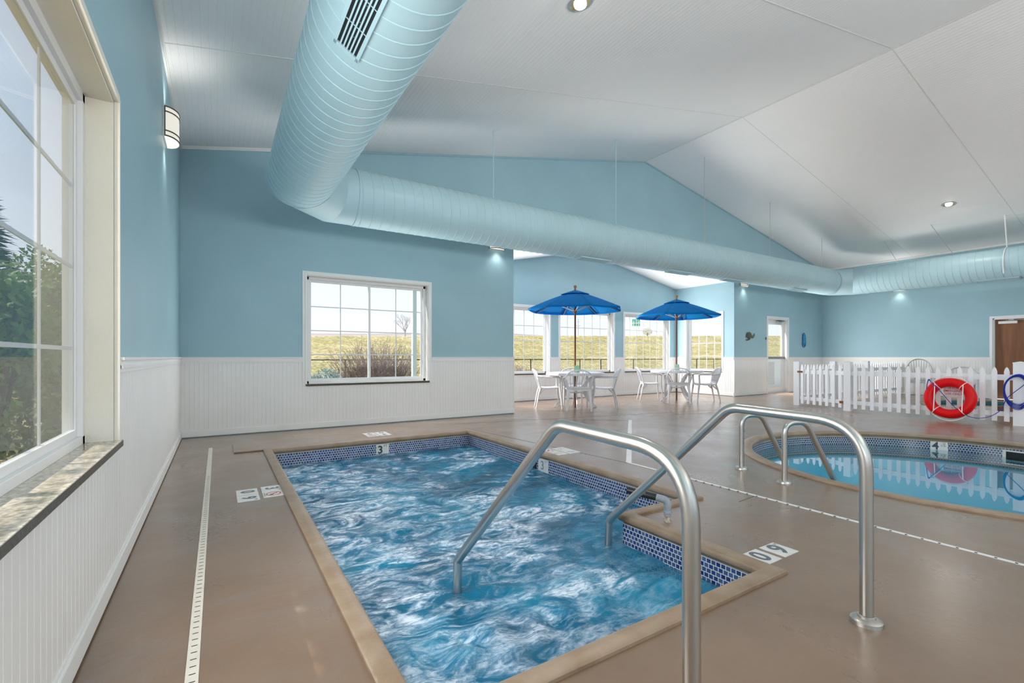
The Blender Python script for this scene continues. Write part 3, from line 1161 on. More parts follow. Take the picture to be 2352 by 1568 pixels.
m = M()
loop_sweep(m, SPA, [(COPW, -0.004), (COPW, 0.013), (COPW - 0.008, 0.019), (0.02, 0.021), (0.004, 0.015), (-0.004, 0.002), (-0.004, -0.018), (0.004, -0.032), (0.022, -0.040), (0.026, -0.052)])
m.build('coping', COPING, tub, smooth=50)
TI = 0.022


def tile_uv(co, poly):
    n = poly.normal
    s = co[0] if abs(n.y) > abs(n.x) else co[1]
    return (s, co[2] + 0.052)


m = M()
loop_sweep(m, SPA, [(TI, -0.050), (TI, -0.30)])
m.build('tile_band', TILE, tub, uvf=tile_uv)
m = M()
loop_sweep(m, SPA, [(TI, -0.30), (TI, -1.0)])
b = len(m.v)
m.v += [(x, y, -1.0) for x, y in offset_poly(SPA, TI)]
m.f.append(tuple(b + i for i in range(len(SPA))))
m.build('basin', SPABASIN, tub)
# churning water
WZ = -0.185
m = M()
st = 0.02
gx0, gy0 = SX0 - TI, SY0 - TI
nx = int(round((SX1 - SX0 + 2 * TI) / st)); ny = int(round((SY1 - SY0 + 2 * TI) / st))
jets = [(2.02, 1.62, 0.05), (1.05, 1.85, 0.0), (0.85, 1.70, 0.02), (1.3, 3.6, 0.012), (0.9, 4.8, 0.012), (2.3, 4.6, 0.012)]


def wave(x, y):
    q = Vector((x, y, 0.0))
    h = 0.011 * noise.fractal(q * 2.2, 0.8, 2.0, 3) + 0.010 * noise.noise(Vector((x * 7 + y * 2.5, y * 11 - x * 2, 1.7))) + 0.0045 * noise.noise(Vector((x * 21, y * 27, 4.2)))
    for (a, b_, k) in jets:
        d2 = (x - a) ** 2 + (y - b_) ** 2
        h += k * math.exp(-d2 / 0.03) + 0.010 * math.exp(-d2 / 0.15) * math.sin(34 * math.sqrt(d2) + 0.5)
    return h


ids = {}
for i in range(nx + 1):
    for j in range(ny + 1):
        x = gx0 + i * st; y = gy0 + j * st
        if x > NX + TI + 0.001 + st and y < NY - TI - st:
            continue
        ids[(i, j)] = len(m.v)
        m.v.append((x, y, WZ + wave(x, y)))
for i in range(nx):
    for j in range(ny):
        k = [(i, j), (i + 1, j), (i + 1, j + 1), (i, j + 1)]
        if all(t in ids for t in k):
            m.f.append(tuple(ids[t] for t in k))
m.build('water', SPAW, tub, smooth=180)

# raised plate laid over the far coping
plate = M().box(0.145, 5.895, 0.0, 2.99, 6.46, 0.016)
p = plate.build('deck_plate', DECK, bevel=0.004)
tag(p, 'thin tan overlay slab along the far edge of the hot tub', 'deck slab')

# ------------------------------------------------------------------ round swimming pool
pool = thing('swimming_pool', 'round swimming pool of calm turquoise water with tan coping', 'pool', (PC[0], PC[1], 0))
C3 = (PC[0], PC[1], 0)
m = M(); m.lathe([(PR + 0.13, -0.004), (PR + 0.13, 0.010), (PR + 0.12, 0.016), (PR + 0.03, 0.020), (PR + 0.006, 0.014), (PR - 0.006, 0.0), (PR - 0.006, -0.016), (PR + 0.002, -0.026), (PR + 0.018, -0.030), (PR + 0.022, -0.042), (PR + 0.022, -0.062)], 96, C3)
m.build('coping', COPING, pool, smooth=50)


def ring_uv(cx, cy_, r):
    def f(co, poly):
        a = math.atan2(co[1] - cy_, co[0] - cx)
        pc = math.atan2(poly.center.y, poly.center.x)
        if a - pc > PI: a -= 2 * PI
        if a - pc < -PI: a += 2 * PI
        return (a * r, co[2] + 0.062)
    return f


m = M(); m.lathe([(PR + 0.022, -0.060), (PR + 0.022, -0.30)], 96, C3)
m.build('tile_band', TILE2, pool, smooth=60, uvf=ring_uv(PC[0], PC[1], PR))
m = M(); m.lathe([(PR + 0.022, -0.30), (PR + 0.022, -1.2), (PR - 0.15, -1.35), (0.001, -1.38)], 96, C3)
m.build('basin', BASIN, pool, smooth=60)
m = M(); m.lathe([(PR + 0.021, -0.165), (0.0005, -0.165)], 96, C3)
m.build('water', POOLW, pool)
# skimmer opening in the far tile band
an = math.atan2(1.44 - PC[1], 8.13 - PC[0])
d = Vector((math.cos(an), math.sin(an), 0)); t = Vector((-d.y, d.x, 0))
cpos = Vector(C3) + d * (PR + 0.016)
m = M()
for s0, s1, q0, q1 in ((-0.17, 0.17, -0.078, -0.095), (-0.17, 0.17, -0.215, -0.195), (-0.17, -0.14, -0.195, -0.095), (0.14, 0.17, -0.195, -0.095)):
    m.obox(cpos + t * (s0 + s1) / 2 + Vector((0, 0, (q0 + q1) / 2)), t * abs(s1 - s0) / 2, d * 0.012, (0, 0, abs(q1 - q0) / 2))
sk = m.build('skimmer_frame', TILEW, pool)
m = M(); m.obox(cpos + Vector((0, 0, -0.145)), t * 0.14, d * 0.006, (0, 0, 0.05))
m.build('skimmer_opening', DARK, sk)

# wading pool behind the fence
kid = thing('wading_pool', 'small round wading pool of dark teal water behind the picket fence', 'pool', (KC[0], KC[1], 0))
K3 = (KC[0], KC[1], 0)
m = M(); m.lathe([(KR + 0.12, -0.004), (KR + 0.12, 0.012), (KR + 0.01, 0.016), (KR - 0.005, 0.004), (KR - 0.005, -0.02), (KR + 0.015, -0.03)], 72, K3)
m.build('coping', COPING, kid, smooth=50)
m = M(); m.lathe([(KR + 0.015, -0.03), (KR + 0.015, -0.40), (0.001, -0.42)], 72, K3)
m.build('basin', KBASIN, kid, smooth=60)
m = M(); m.lathe([(KR + 0.014, -0.055), (0.0005, -0.055)], 72, K3)
m.build('water', POOLW, kid)

# ------------------------------------------------------------------ text
_dg = None


def text_geo(m, s, size, origin, right, up, depth=0.0008, bold=0.0):
    cu = bpy.data.curves.new('lettering', 'FONT')
    cu.body = s
    cu.size = size
    cu.align_x = 'CENTER'
    cu.align_y = 'CENTER'
    cu.offset = bold
    cu.resolution_u = 4
    o = bpy.data.objects.new('lettering', cu)
    col.objects.link(o)
    dg = bpy.context.evaluated_depsgraph_get()
    dg.update()
    me = bpy.data.meshes.new_from_object(o.evaluated_get(dg))
    r = Vector(right).normalized(); u = Vector(up).normalized(); n = r.cross(u)
    og = Vector(origin)
    m.add([og + r * v.co.x + u * v.co.y + n * depth for v in me.vertices], [tuple(p.vertices) for p in me.polygons])
    bpy.data.objects.remove(o)
    bpy.data.curves.remove(cu)
    bpy.data.meshes.remove(me)


def marker(x, y, sx, sy, chars, right, up, label, group, sub=None, ink=GREYINK, symbol=False, size=0.13):
    t = M().box(x - sx / 2, y - sy / 2, 0.0, x + sx / 2, y + sy / 2, 0.004).build('depth_marker', TILEW, bevel=0.001)
    tag(t, label, 'deck tile', group)
    if chars:
        m = M()
        text_geo(m, chars, size, (x, y, 0.0042), right, up, 0.0006, bold=0.004)
        if sub:
            rr = Vector(right); uu = Vector(up)
            c = Vector((x, y, 0.0042)) + rr * (sx if abs(rr.x) > 0.5 else sy) * 0.36 + uu * 0.045
            text_geo(m, sub, 0.032, c, right, up, 0.0006)
        m.build('numeral', ink, t)
    if symbol:
        m = M()
        m.lathe([(0.044, 0.0048), (0.052, 0.0048)], 28, (x, y, 0))
        m.lathe([(0.052, 0.0049), (0.044, 0.0049)], 28, (x, y, 0))
        rr = Vector(right); uu = Vector(up)
        m.obox(Vector((x, y, 0.0048)), (rr - uu) * 0.033, (rr + uu) * 0.003, (0, 0, 0.0002))
        m.build('prohibition_ring', REDINK, t)
        m = M()
        m.obox(Vector((x, y, 0.0046)) + rr * 0.004, (rr * 0.9 - uu * 0.45) * 0.022, (uu * 0.9 + rr * 0.45) * 0.005, (0, 0, 0.0002))
        m.lathe([(0.0, 0.0047), (0.007, 0.0047)], 10, tuple(Vector((x, y, 0)) + rr * 0.027 - uu * 0.014))
        for q in (-1, 1):
            m.obox(Vector((x, y, 0.0046)) + rr * (0.012 * q) + uu * (-0.02 * q), rr * 0.012, uu * 0.003, (0, 0, 0.0002))
        text_geo(m, 'NO DIVING', 0.017, Vector((x, y, 0.0046)) - uu * 0.062, right, up, 0.0004)
        m.build('diver_figure', GREYINK, t)
    return t


# left of the tub, read while facing the water
G = 'depth marker tiles left of the hot tub'
marker(0.19, 4.155, 0.145, 0.165, '0', (0, -1, 0), (1, 0, 0), 'white tile with grey 0 left of hot tub, nearer the long drain strip', G)
marker(0.19, 3.975, 0.145, 0.165, '9', (0, -1, 0), (1, 0, 0), 'white tile with grey 9 left of hot tub, beside the no-diving tile', G, sub='M')
marker(0.36, 4.170, 0.145, 0.160, '3', (0, -1, 0), (1, 0, 0), 'white tile with grey 3 FT on the deck left of hot tub', G, sub='FT')
marker(0.36, 4.000, 0.145, 0.160, None, (0, -1, 0), (1, 0, 0), 'white tile with red no-diving circle left of hot tub', G, symbol=True)
# by the grab rail at the entry corner
G = 'depth marker tiles at the entry corner'
marker(2.41, 1.368, 0.142, 0.142, '0', (1, 0, 0), (0, 1, 0), 'white tile with dark 0 at the hot tub corner beside the nearer right grab rail', G, size=0.15)
marker(2.583, 1.368, 0.138, 0.14, '9', (1, 0, 0), (0, 1, 0), 'white tile with dark 9 at the hot tub corner, right of the 0 tile', G, sub='M', size=0.15)
# on the far plate
G = 'depth marker tiles beyond the hot tub'
zz = 0.016
for (x, y, ch, sb, sy_, lb) in ((1.88, 6.16, '3', 'FT', False, 'white tile with 3 FT on the slab beyond the hot tub'), (1.72, 6.16, None, None, True, 'white tile with no-diving ring on the slab beyond the hot tub'),
                                (1.88, 6.32, '0', None, False, 'white tile with 0 on the slab nearest the back wall beyond the hot tub'), (1.72, 6.32, '9', 'M', False, 'white tile with 9 on the slab nearest the back wall beyond the hot tub')):
    t = marker(x, y, 0.15, 0.15, ch, (-1, 0, 0), (0, -1, 0), lb, G, sub=sb, symbol=sy_)
    t.location.z = zz
G = 'depth marker tiles right of the hot tub'
for (x, y, ch, sb, sy_, lb) in ((3.13, 4.02, '3', 'FT', False, 'pale tile with 3 FT on the deck right of hot tub, nearer the water'), (3.13, 4.19, None, None, True, 'pale tile with no-diving ring right of the hot tub'),
                                (3.31, 4.02, '0', None, False, 'pale tile with faint 0 right of the hot tub, outer row'), (3.31, 4.19, '9', 'M', False, 'pale tile with faint 9 right of the hot tub, outer row')):
    marker(x, y, 0.16, 0.16, ch, (0, 1, 0), (-1, 0, 0), lb, G, sub=sb, symbol=sy_, ink=mat('glare_pale_ink', (0.45, 0.45, 0.44), rough=0.4))  # numerals drawn pale to imitate glare washing them out
# markers set in the tile bands (parts of their pools)
m = M().box(1.685, SY1 + TI - 0.004, -0.175, 1.845, SY1 + TI + 0.004, -0.052)
dm = m.build('depth_tile', TILEW, tub)
m = M()
text_geo(m, '3', 0.135, (1.735, SY1 + TI - 0.0045, -0.125), (1, 0, 0), (0, 0, 1), 0.0008, bold=0.004)
text_geo(m, 'FT', 0.045, (1.80, SY1 + TI - 0.0045, -0.078), (1, 0, 0), (0, 0, 1), 0.0008)
m.build('numeral', DARKINK, dm)
m = M().box(SX1 + TI - 0.004, 3.98, -0.19, SX1 + TI + 0.004, 4.16, -0.052)
dm = m.build('depth_tile', TILEW, tub)
m = M()
text_geo(m, '3', 0.13, (SX1 + TI - 0.0045, 4.085, -0.125), (0, -1, 0), (0, 0, 1), 0.0008, bold=0.003)
text_geo(m, 'FT', 0.04, (SX1 + TI - 0.0045, 4.02, -0.08), (0, -1, 0), (0, 0, 1), 0.0008)
m.build('numeral', mat('faded_blue_ink', (0.22, 0.30, 0.34), rough=0.4), dm)
m = M().box(SX1 + TI - 0.006, 4.20, -0.24, SX1 + TI + 0.004, 4.40, -0.10)
m.build('skimmer_opening', DARK, tub)
an = math.atan2(2.06 - PC[1], 7.70 - PC[0])
d = Vector((math.cos(an), math.sin(an), 0)); t = Vector((d.y, -d.x, 0))
cpos = Vector(C3) + d * (PR + 0.016)
m = M(); m.obox(cpos + Vector((0, 0, -0.135)), t * 0.085, d * 0.006, (0, 0, 0.075))
dm = m.build('depth_tile', TILEW, pool)
m = M()
og = cpos - d * 0.0065
text_geo(m, '4', 0.135, og - t * 0.035 + Vector((0, 0, -0.118)), t, (0, 0, 1), 0.0008, bold=0.003)
text_geo(m, '1/2', 0.040, og + t * 0.038 + Vector((0, 0, -0.105)), t, (0, 0, 1), 0.0008)
text_geo(m, 'FT', 0.026, og + t * 0.05 + Vector((0, 0, -0.080)), t, (0, 0, 1), 0.0008)
m.build('numeral', DARKINK, dm)

# ------------------------------------------------------------------ deck drains
m = M(); m.box(-0.092, -1.0, 0.0, -0.054, 6.40, 0.004)
dr = m.build('drain_strip', STRIP, bevel=0.001)
tag(dr, 'long cream slotted drain strip between left wall and hot tub', 'drain')
m = M()
y = 0.6
while y < 4.9:
    m.box(-0.082, y, 0.0035, -0.063, y + 0.004, 0.0046)
    y += 0.045
m.build('drain_slots', DARK, dr, kind='stuff')
m = M(); strip(m, (3.425, -1.5), (3.45, 3.30), 0.028, 0.0, 0.004)
dr = m.build('drain_strip', STRIPW, bevel=0.001)
tag(dr, 'white perforated drain strip on the deck between hot tub and round pool', 'drain')
m = M()
y = -0.2
while y < 2.6:
    m.box(3.43 - 0.006, y, 0.0035, 3.43 + 0.008, y + 0.011, 0.0047)
    y += 0.075
m.build('drain_slots', DARK, dr, kind='stuff')
m = M(); strip(m, (3.46, 3.30), (5.80, 5.50), 0.055, 0.0, 0.004)
dr = m.build('drain_strip', STRIPW, bevel=0.001)
tag(dr, 'white drain strip crossing the deck towards the umbrella tables', 'drain')

# ------------------------------------------------------------------ grab rails
RT = 0.0238


def grab_rail(x, y0, label, group):
    root = thing('grab_rail', label, 'handrail', (x, y0, 0), 0, group)
    pts = [(x, y0, 0.0), (x, y0 + 0.004, 0.70), (x, y0 + 0.13, 0.815), (x, y0 + 0.60, 0.805), (x, y0 + 1.46, -0.045), (x, y0 + 1.48, -0.75)]
    pts = fillet([(x, y0, 0.0), (x, y0 + 0.002, 0.785), (x, y0 + 0.585, 0.800), (x, y0 + 1.435, -0.02), (x, y0 + 1.47, -0.80)], [0, 0.20, 0.13, 0.05, 0], 12)
    M().tube(pts, RT, 20).build('rail', STEEL, root, smooth=50)
    m = M(); m.lathe([(RT + 0.001, 0.020), (RT + 0.004, 0.022), (0.046, 0.020), (0.054, 0.014), (0.056, 0.0)], 32, (x, y0, 0))
    m.lathe([(RT + 0.001, 0.032), (RT + 0.006, 0.030), (RT + 0.008, 0.020)], 24, (x, y0, 0))
    m.build('base_flange', STEEL, root, smooth=40)
    return root


grab_rail(1.07, 0.795, 'steel grab rail at the front, rising from below the frame into the hot tub', 'grab rails of the hot tub')
grab_rail(2.17, 0.808, 'steel grab rail with round base plate right of the 09 deck tiles', 'grab rails of the hot tub')

ld = Vector((0.93, -0.367, 0)).normalized()
for (x, y, lb) in ((4.17, 2.553, 'small steel pool ladder rail farther along the round pool edge'), (4.01, 2.077, 'small steel pool ladder rail nearer the front on the round pool edge')):
    root = thing('ladder_rail', lb, 'ladder rail', (x, y, 0), 0, 'ladder rails of the round pool')
    o = Vector((x, y, 0))
    pts = fillet([o, o + Vector((0, 0, 0.50)), o + ld * 0.21 + Vector((0, 0, 0.50)), o + ld * 0.62 + Vector((0, 0, -0.25)), o + ld * 0.66 + Vector((0, 0, -0.9))], [0, 0.13, 0.12, 0.1, 0], 12)
    M().tube(pts, 0.0225, 16).build('rail', STEEL, root, smooth=50)
    m = M(); m.lathe([(0.023, 0.022), (0.05, 0.018), (0.056, 0.008), (0.057, 0.0)], 28, (x, y, 0))
    m.build('base_flange', STEEL, root, smooth=40)

# grey pipe elbow standing on the notch
px_, py_ = 2.43, 1.985
root = thing('drain_pipe', 'grey plastic pipe elbow with black foam grip beside the hot tub notch', 'pipe', (px_, py_, 0))
M().lathe([(0.017, 0.0), (0.017, 0.05)], 16, (px_, py_, 0)).lathe([(0.024, 0.0), (0.024, 0.004), (0.017, 0.006)], 16, (px_, py_, 0)).build('riser', mat('worn_white_pvc', (0.55, 0.52, 0.46), rough=0.5, color2=(0.30, 0.20, 0.12), vscale=50), root, smooth=40)
M().lathe([(0.021, 0.034), (0.023, 0.036), (0.023, 0.052), (0.027, 0.055), (0.027, 0.068), (0.021, 0.071)], 18, (px_, py_, 0)).build('union_collar', GREYP, root, smooth=40)
dv = Vector((-0.48, 0.86, 0.12)).normalized()
e0 = Vector((px_, py_, 0.118)) 
pts = fillet([(px_, py_, 0.066), (px_, py_, 0.135), Vector((px_, py_, 0.135)) + dv * 0.07], [0, 0.045, 0], 10)
M().tube(pts, 0.0235, 18).build('elbow', GREYP, root, smooth=50)
g0 = Vector((px_, py_, 0.135)) + dv * 0.062
M().tube([g0, g0 + dv * 0.06, g0 + dv * 0.19, g0 + dv * 0.20], [0.022, 0.0225, 0.0225, 0.019], 18).build('foam_grip', BLACK, root, smooth=50)
sidev = Vector((-dv.y, dv.x, 0)).normalized()
M().obox(g0 + dv * 0.105 + Vector((-0.011, -0.0155, 0.011)), dv * 0.02, Vector((0.6, 0.35, 0.75)).normalized().cross(dv).normalized() * 0.0075, Vector((-0.45, -0.6, 0.6)).normalized() * 0.003).build('label', PAPER, root)

# ------------------------------------------------------------------ air duct
DR, DZ = 0.36, 3.155
DX1, DY2, DX3 = 0.825, 6.32, 15.03
duct = thing('air_duct', 'pale aqua spiral air duct hung along the ceiling around the room', 'air duct', (DX1, DY2, DZ))


def spiral(m, p, q, pitch=0.135, n=48, sgn=1, lat=None):
    p = Vector(p); q = Vector(q)
    ax = (q - p).normalized()
    u = Vector((0, 0, 1)); w = ax.cross(u)
    L = (q - p).length
    prof = []
    s = -pitch
    while s < L + pitch * 3:
        prof += [(s, 0.0), (s + pitch * 0.91, 0.0), (s + pitch * 0.935, 0.0042), (s + pitch * 0.975, 0.0042)]
        s += pitch
    b = len(m.v)
    c = len(prof)
    for k in range(n + 1):
        a = 2 * PI * k / n
        d = u * math.cos(a) + w * math.sin(a)
        for (s, h) in prof:
            end = L + (d.dot(Vector(lat)) * DR * 0.4142 if lat else 0.0)      # cut on the elbow's mitre
            ss = min(max(s + sgn * pitch * k / n, 0), end)
            m.v.append(tuple(p + ax * ss + d * (DR + h)))
    for k in range(n):
        for i in range(c - 1):
            m.f.append((b + k * c + i, b + k * c + i + 1, b + (k + 1) * c + i + 1, b + (k + 1) * c + i))


def miter_tube(m, pts, n=48, r=DR - 0.003):
    """short elbow gore with mitred ends"""
    pts = [Vector(p) for p in pts]
    rings = []
    for i, p in enumerate(pts):
        if i == 0: t = (pts[1] - p).normalized(); nn = t
        elif i == len(pts) - 1: t = (p - pts[i - 1]).normalized(); nn = t
        else:
            t = (p - pts[i - 1]).normalized(); t2 = (pts[i + 1] - p).normalized(); nn = (t + t2).normalized()
        u = Vector((0, 0, 1)); w = t.cross(u)
        ring = []
        for k in range(n):
            d = u * math.cos(2 * PI * k / n) + w * math.sin(2 * PI * k / n)
            base = p + d * r
            # slide along t on to the mitre plane
            s = (p - base).dot(nn) / t.dot(nn)
            ring.append(base + t * s)
        rings.append(ring)
    for a, b_ in zip(rings, rings[1:]):
        bb = len(m.v)
        m.v += [tuple(x) for x in a] + [tuple(x) for x in b_]
        for k in range(n):
            l = (k + 1) % n
            m.f.append((bb + k, bb + n + k, bb + n + l, bb + l))


EL = 0.39
s1 = M(); spiral(s1, (DX1, -6.85, DZ), (DX1, DY2 - EL, DZ), lat=(-1, 0, 0))
s1.build('duct_run', DUCT, duct, smooth=25)
s2 = M(); spiral(s2, (DX1 + EL + 0.305, DY2, DZ), (DX3 - EL - 0.20, DY2, DZ))
s2.build('duct_run', DUCT, duct, smooth=25)
s3 = M(); spiral(s3, (DX3, DY2 - EL - 0.25, DZ), (DX3, -6.85, DZ))
s3.build('duct_run', DUCT, duct, smooth=25)
m = M(); miter_tube(m, [(DX1, DY2 - EL - 0.32, DZ), (DX1, DY2 - EL, DZ), (DX1 + EL, DY2, DZ), (DX1 + EL + 0.32, DY2, DZ)])
m.build('elbow', DUCT, duct, smooth=20)
m = M(); miter_tube(m, [(DX3 - EL - 0.22, DY2, DZ), (DX3 - EL, DY2, DZ), (DX3, DY2 - EL, DZ), (DX3, DY2 - EL - 0.27, DZ)])
m.build('elbow', DUCT, duct, smooth=20)
for p, ax in (((DX1 + EL + 0.32, DY2, DZ), (1, 0, 0)), ((DX3 - EL - 0.22, DY2, DZ), (1, 0, 0)), ((8.9, DY2, DZ), (1, 0, 0))):
    m = M()
    m.lathe([(DR, -0.03), (DR + 0.004, -0.028), (DR + 0.004, 0.0), (DR, 0.002)], 48, p, ax)
    m.build('duct_collar', DUCT, duct, smooth=40)


# grilles
def grille(axis, c0, c1, ang, halfw=0.062):
    """flat register let into the duct; ang = angle from straight down (towards +x or +y)"""
    if axis == 'y':
        ctr = Vector((DX1 if c0[0] < 5 else DX3, (c0[1] + c1[1]) / 2, DZ)); al = Vector((0, 1, 0)); side = Vector((1, 0, 0)); L = abs(c1[1] - c0[1]) / 2
    else:
        ctr = Vector(((c0[0] + c1[0]) / 2, DY2, DZ)); al = Vector((1, 0, 0)); side = Vector((0, 1, 0)); L = abs(c1[0] - c0[0]) / 2
    n = side * math.sin(ang) + Vector((0, 0, -1)) * math.cos(ang)
    t = side * math.cos(ang) + Vector((0, 0, 1)) * math.sin(ang)
    base = ctr + n * (DR + 0.004)
    m = M()
    fw = halfw + 0.018
    for sg in (-1, 1):
        m.obox(base + t * sg * (halfw + 0.010), al * (L + 0.03), t * 0.010, n * 0.010)
        m.obox(base + al * sg * (L + 0.015), al * 0.015, t * fw, n * 0.010)
    g = m.build('air_grille', DUCT, duct)
    m = M(); m.obox(base - n * 0.004, al * L, t * halfw, n * 0.004)
    m.build('grille_opening', DARK, g)
    m = M()
    for k in range(5):
        q = -halfw + (k + 1) * 2 * halfw / 6
        m.obox(base + t * q + n * 0.004, al * L, t * 0.0045, n * 0.004)
    for k in range(1, 4):
        m.obox(base + al * (-L + 2 * L * k / 4) + n * 0.0005, al * 0.003, t * halfw, n * 0.003)
    m.build('grille_bar', DUCT, g)


grille('y', (0.8, 1.95), (0.8, 2.80), R(-31.5))
for xx in (5.37, 7.72, 9.56, 12.4):
    grille('x', (xx, 0), (xx + 0.66, 0), R(-7))
grille('y', (15, 2.72), (15, 3.37), R(-12))
m = None
for xh in (3.634, 6.268, 8.908, 11.492, 14.092):
    h = M(); h.tube([(xh, DY2 - 0.02, DZ + DR - 0.01), (xh, DY2 - 0.02, roof_z(xh) + 0.004)], 0.0085 if xh < 7 else 0.006, 8)
    h.box(xh - 0.02, DY2 - 0.04, DZ + DR - 0.004, xh + 0.02, DY2, DZ + DR + 0.02)
    h.build('hanger_rod', DUCT if xh < 7 else NICKEL, duct, smooth=40)
for (yh, dx) in ((4.9, 0.0), (3.8, -0.5)):
    h = M(); h.tube([(DX3, yh, DZ + DR - 0.01), (DX3 + dx, yh + 0.3, roof_z(DX3 + dx) + 0.004)], 0.006, 8)
    h.build('hanger_rod', NICKEL, duct, smooth=40)
h = M()
pts = [Vector((DX3 + (DR + 0.012) * math.sin(a), 2.9, DZ + (DR + 0.012) * math.cos(a))) for a in [R(-10 - i * 8) for i in range(14)]]
pts = [Vector((DX3 - 0.25, 2.9, roof_z(DX3 - 0.25)))] + pts + [pts[-1] + Vector((0.0, 0, -0.10))]
h.tube(pts, 0.012, 8)
h.build('hanger_strap', VINYL, duct, smooth=60)


# ------------------------------------------------------------------ lamps
FROST = bpy.data.materials.new('frosted_shade')
FROST.use_nodes = True
_p = FROST.node_tree.nodes['Principled BSDF']
_p.inputs['Base Color'].default_value = (0.62, 0.57, 0.48, 1)
_p.inputs['Roughness'].default_value = 0.5
_p.inputs['Emission Color'].default_value = (1.0, 0.95, 0.86, 1)
_p.inputs['Emission Strength'].default_value = 0.5
BULB = emit('lamp_bulb', (1.0, 0.93, 0.82), 4.0)


def sconce(pos, nrm, label, power=5.0):
    """half-round wall lamp; pos = centre of its back on the wall"""
    root = thing('wall_sconce', label, 'wall lamp', pos, 0, 'half-round wall lamps')
    p = Vector(pos); n = Vector(nrm); t = Vector((-n.y, n.x, 0)); up = Vector((0, 0, 1))
    w, dpt, h = 0.15, 0.10, 0.135

    def shell(m, z0, z1, k, a0=0.0, a1=PI, thick=0.004):
        N = 20
        b = len(m.v)
        for i in range(N + 1):
            a = a0 + (a1 - a0) * i / N
            for kk in (k, k - thick):
                q = p + t * math.cos(a) * (w + kk) + n * (0.012 + math.sin(a) * (dpt + kk))
                m.v.append(tuple(q + up * z0)); m.v.append(tuple(q + up * z1))
        for i in range(N):
            o = b + i * 4
            m.f += [(o, o + 4, o + 5, o + 1), (o + 2, o + 3, o + 7, o + 6), (o + 1, o + 5, o + 7, o + 3), (o, o + 2, o + 6, o + 4)]
    m = M(); shell(m, -h, h, 0.0)
    m.build('lamp_shade', FROST, root, smooth=40)
    m = M()
    for z in (-h, -h + 0.045, h - 0.055, h - 0.011):
        shell(m, z, z + 0.011, 0.005)
    for a in (0.02, PI / 2 - 0.03, PI - 0.08):
        shell(m, -h, h, 0.005, a, a + 0.08)
    m.build('metal_band', BRONZE, root)
    m = M(); m.obox(p + n * 0.006, t * w, n * 0.006, up * h)
    m.build('back_plate', VINYL, root)
    m = M(); m.tube([p + n * 0.055 + t * -0.06 - up * 0.04, p + n * 0.055 + t * 0.06 - up * 0.04], 0.018, 10)
    m.tube([p + n * 0.055 + t * -0.06 + up * 0.04, p + n * 0.055 + t * 0.06 + up * 0.04], 0.018, 10)
    m.build('bulb', BULB, root, smooth=40)
    for sg in (-1, 1):
        d = bpy.data.lights.new('sconce_light', 'SPOT')
        d.energy = power
        d.spot_size = R(120)
        d.spot_blend = 0.9
        d.shadow_soft_size = 0.05
        d.color = (1.0, 0.96, 0.90)
        o = bpy.data.objects.new('sconce_light', d)
        o.location = n * 0.095 + up * sg * (h + 0.03)
        o.rotation_euler = (up * sg).to_track_quat('-Z', 'Y').to_euler()
        o.parent = root
        col.objects.link(o)
    return root


sconce((XL, 5.30, 3.155), (1, 0, 0), 'half-round frosted wall lamp with bronze bands high on the left wall')
sconce((4.31, YB, 3.155), (0, -1, 0), 'wall lamp half hidden by the duct above the alcove corner, left of the umbrellas')
sconce((12.1, YB, 3.11), (0, -1, 0), 'wall lamp half hidden by the duct above the turtle plaque')
sconce((XR, 5.32, 3.08), (-1, 0, 0), 'wall lamp half hidden by the duct on the right wall above the picket fence')


def downlight(x, y, label, power=12):
    z = roof_z(x)
    sl = math.atan(SL) * (1 if x < RX else -1)
    n = Vector((math.sin(sl), 0, -math.cos(sl)))
    root = thing('recessed_downlight', label, 'ceiling light', (x, y, z), 0, 'recessed ceiling downlights')
    c = Vector((x, y, z))
    m = M(); m.lathe([(0.098, 0.001), (0.122, 0.002), (0.124, 0.006), (0.098, 0.010)], 32, c, n)
    m.build('trim_ring', NICKEL, root, smooth=40)
    m = M(); m.lathe([(0.100, 0.008), (0.092, -0.0), (0.05, 0.0005), (0.0, 0.0006)], 32, c, n)
    m.build('reflector', mat('gold_reflector', (0.75, 0.62, 0.38), rough=0.25, metal=1.0), root, smooth=40)
    m = M(); m.ball(c + n * 0.012, 0.062, 14, (1, 1, 0.55))
    m.build('bulb', emit('downlight_bulb', (1.0, 0.93, 0.80), 9.0), root, smooth=60)
    d = bpy.data.lights.new('downlight', 'AREA')
    d.shape = 'DISK'; d.size = 0.18; d.energy = power; d.color = (1.0, 0.95, 0.88)
    o = bpy.data.objects.new('downlight', d)
    o.location = n * 0.055
    o.rotation_euler = Vector((0, 0, -1)).to_track_quat('-Z', 'Y').to_euler()
    o.parent = root
    o.visible_camera = False
    col.objects.link(o)


downlight(2.94, 3.43, 'recessed ceiling light at the top of the view, right of the duct')
downlight(13.64, 3.54, 'recessed ceiling light on the right slope above the picket fence')


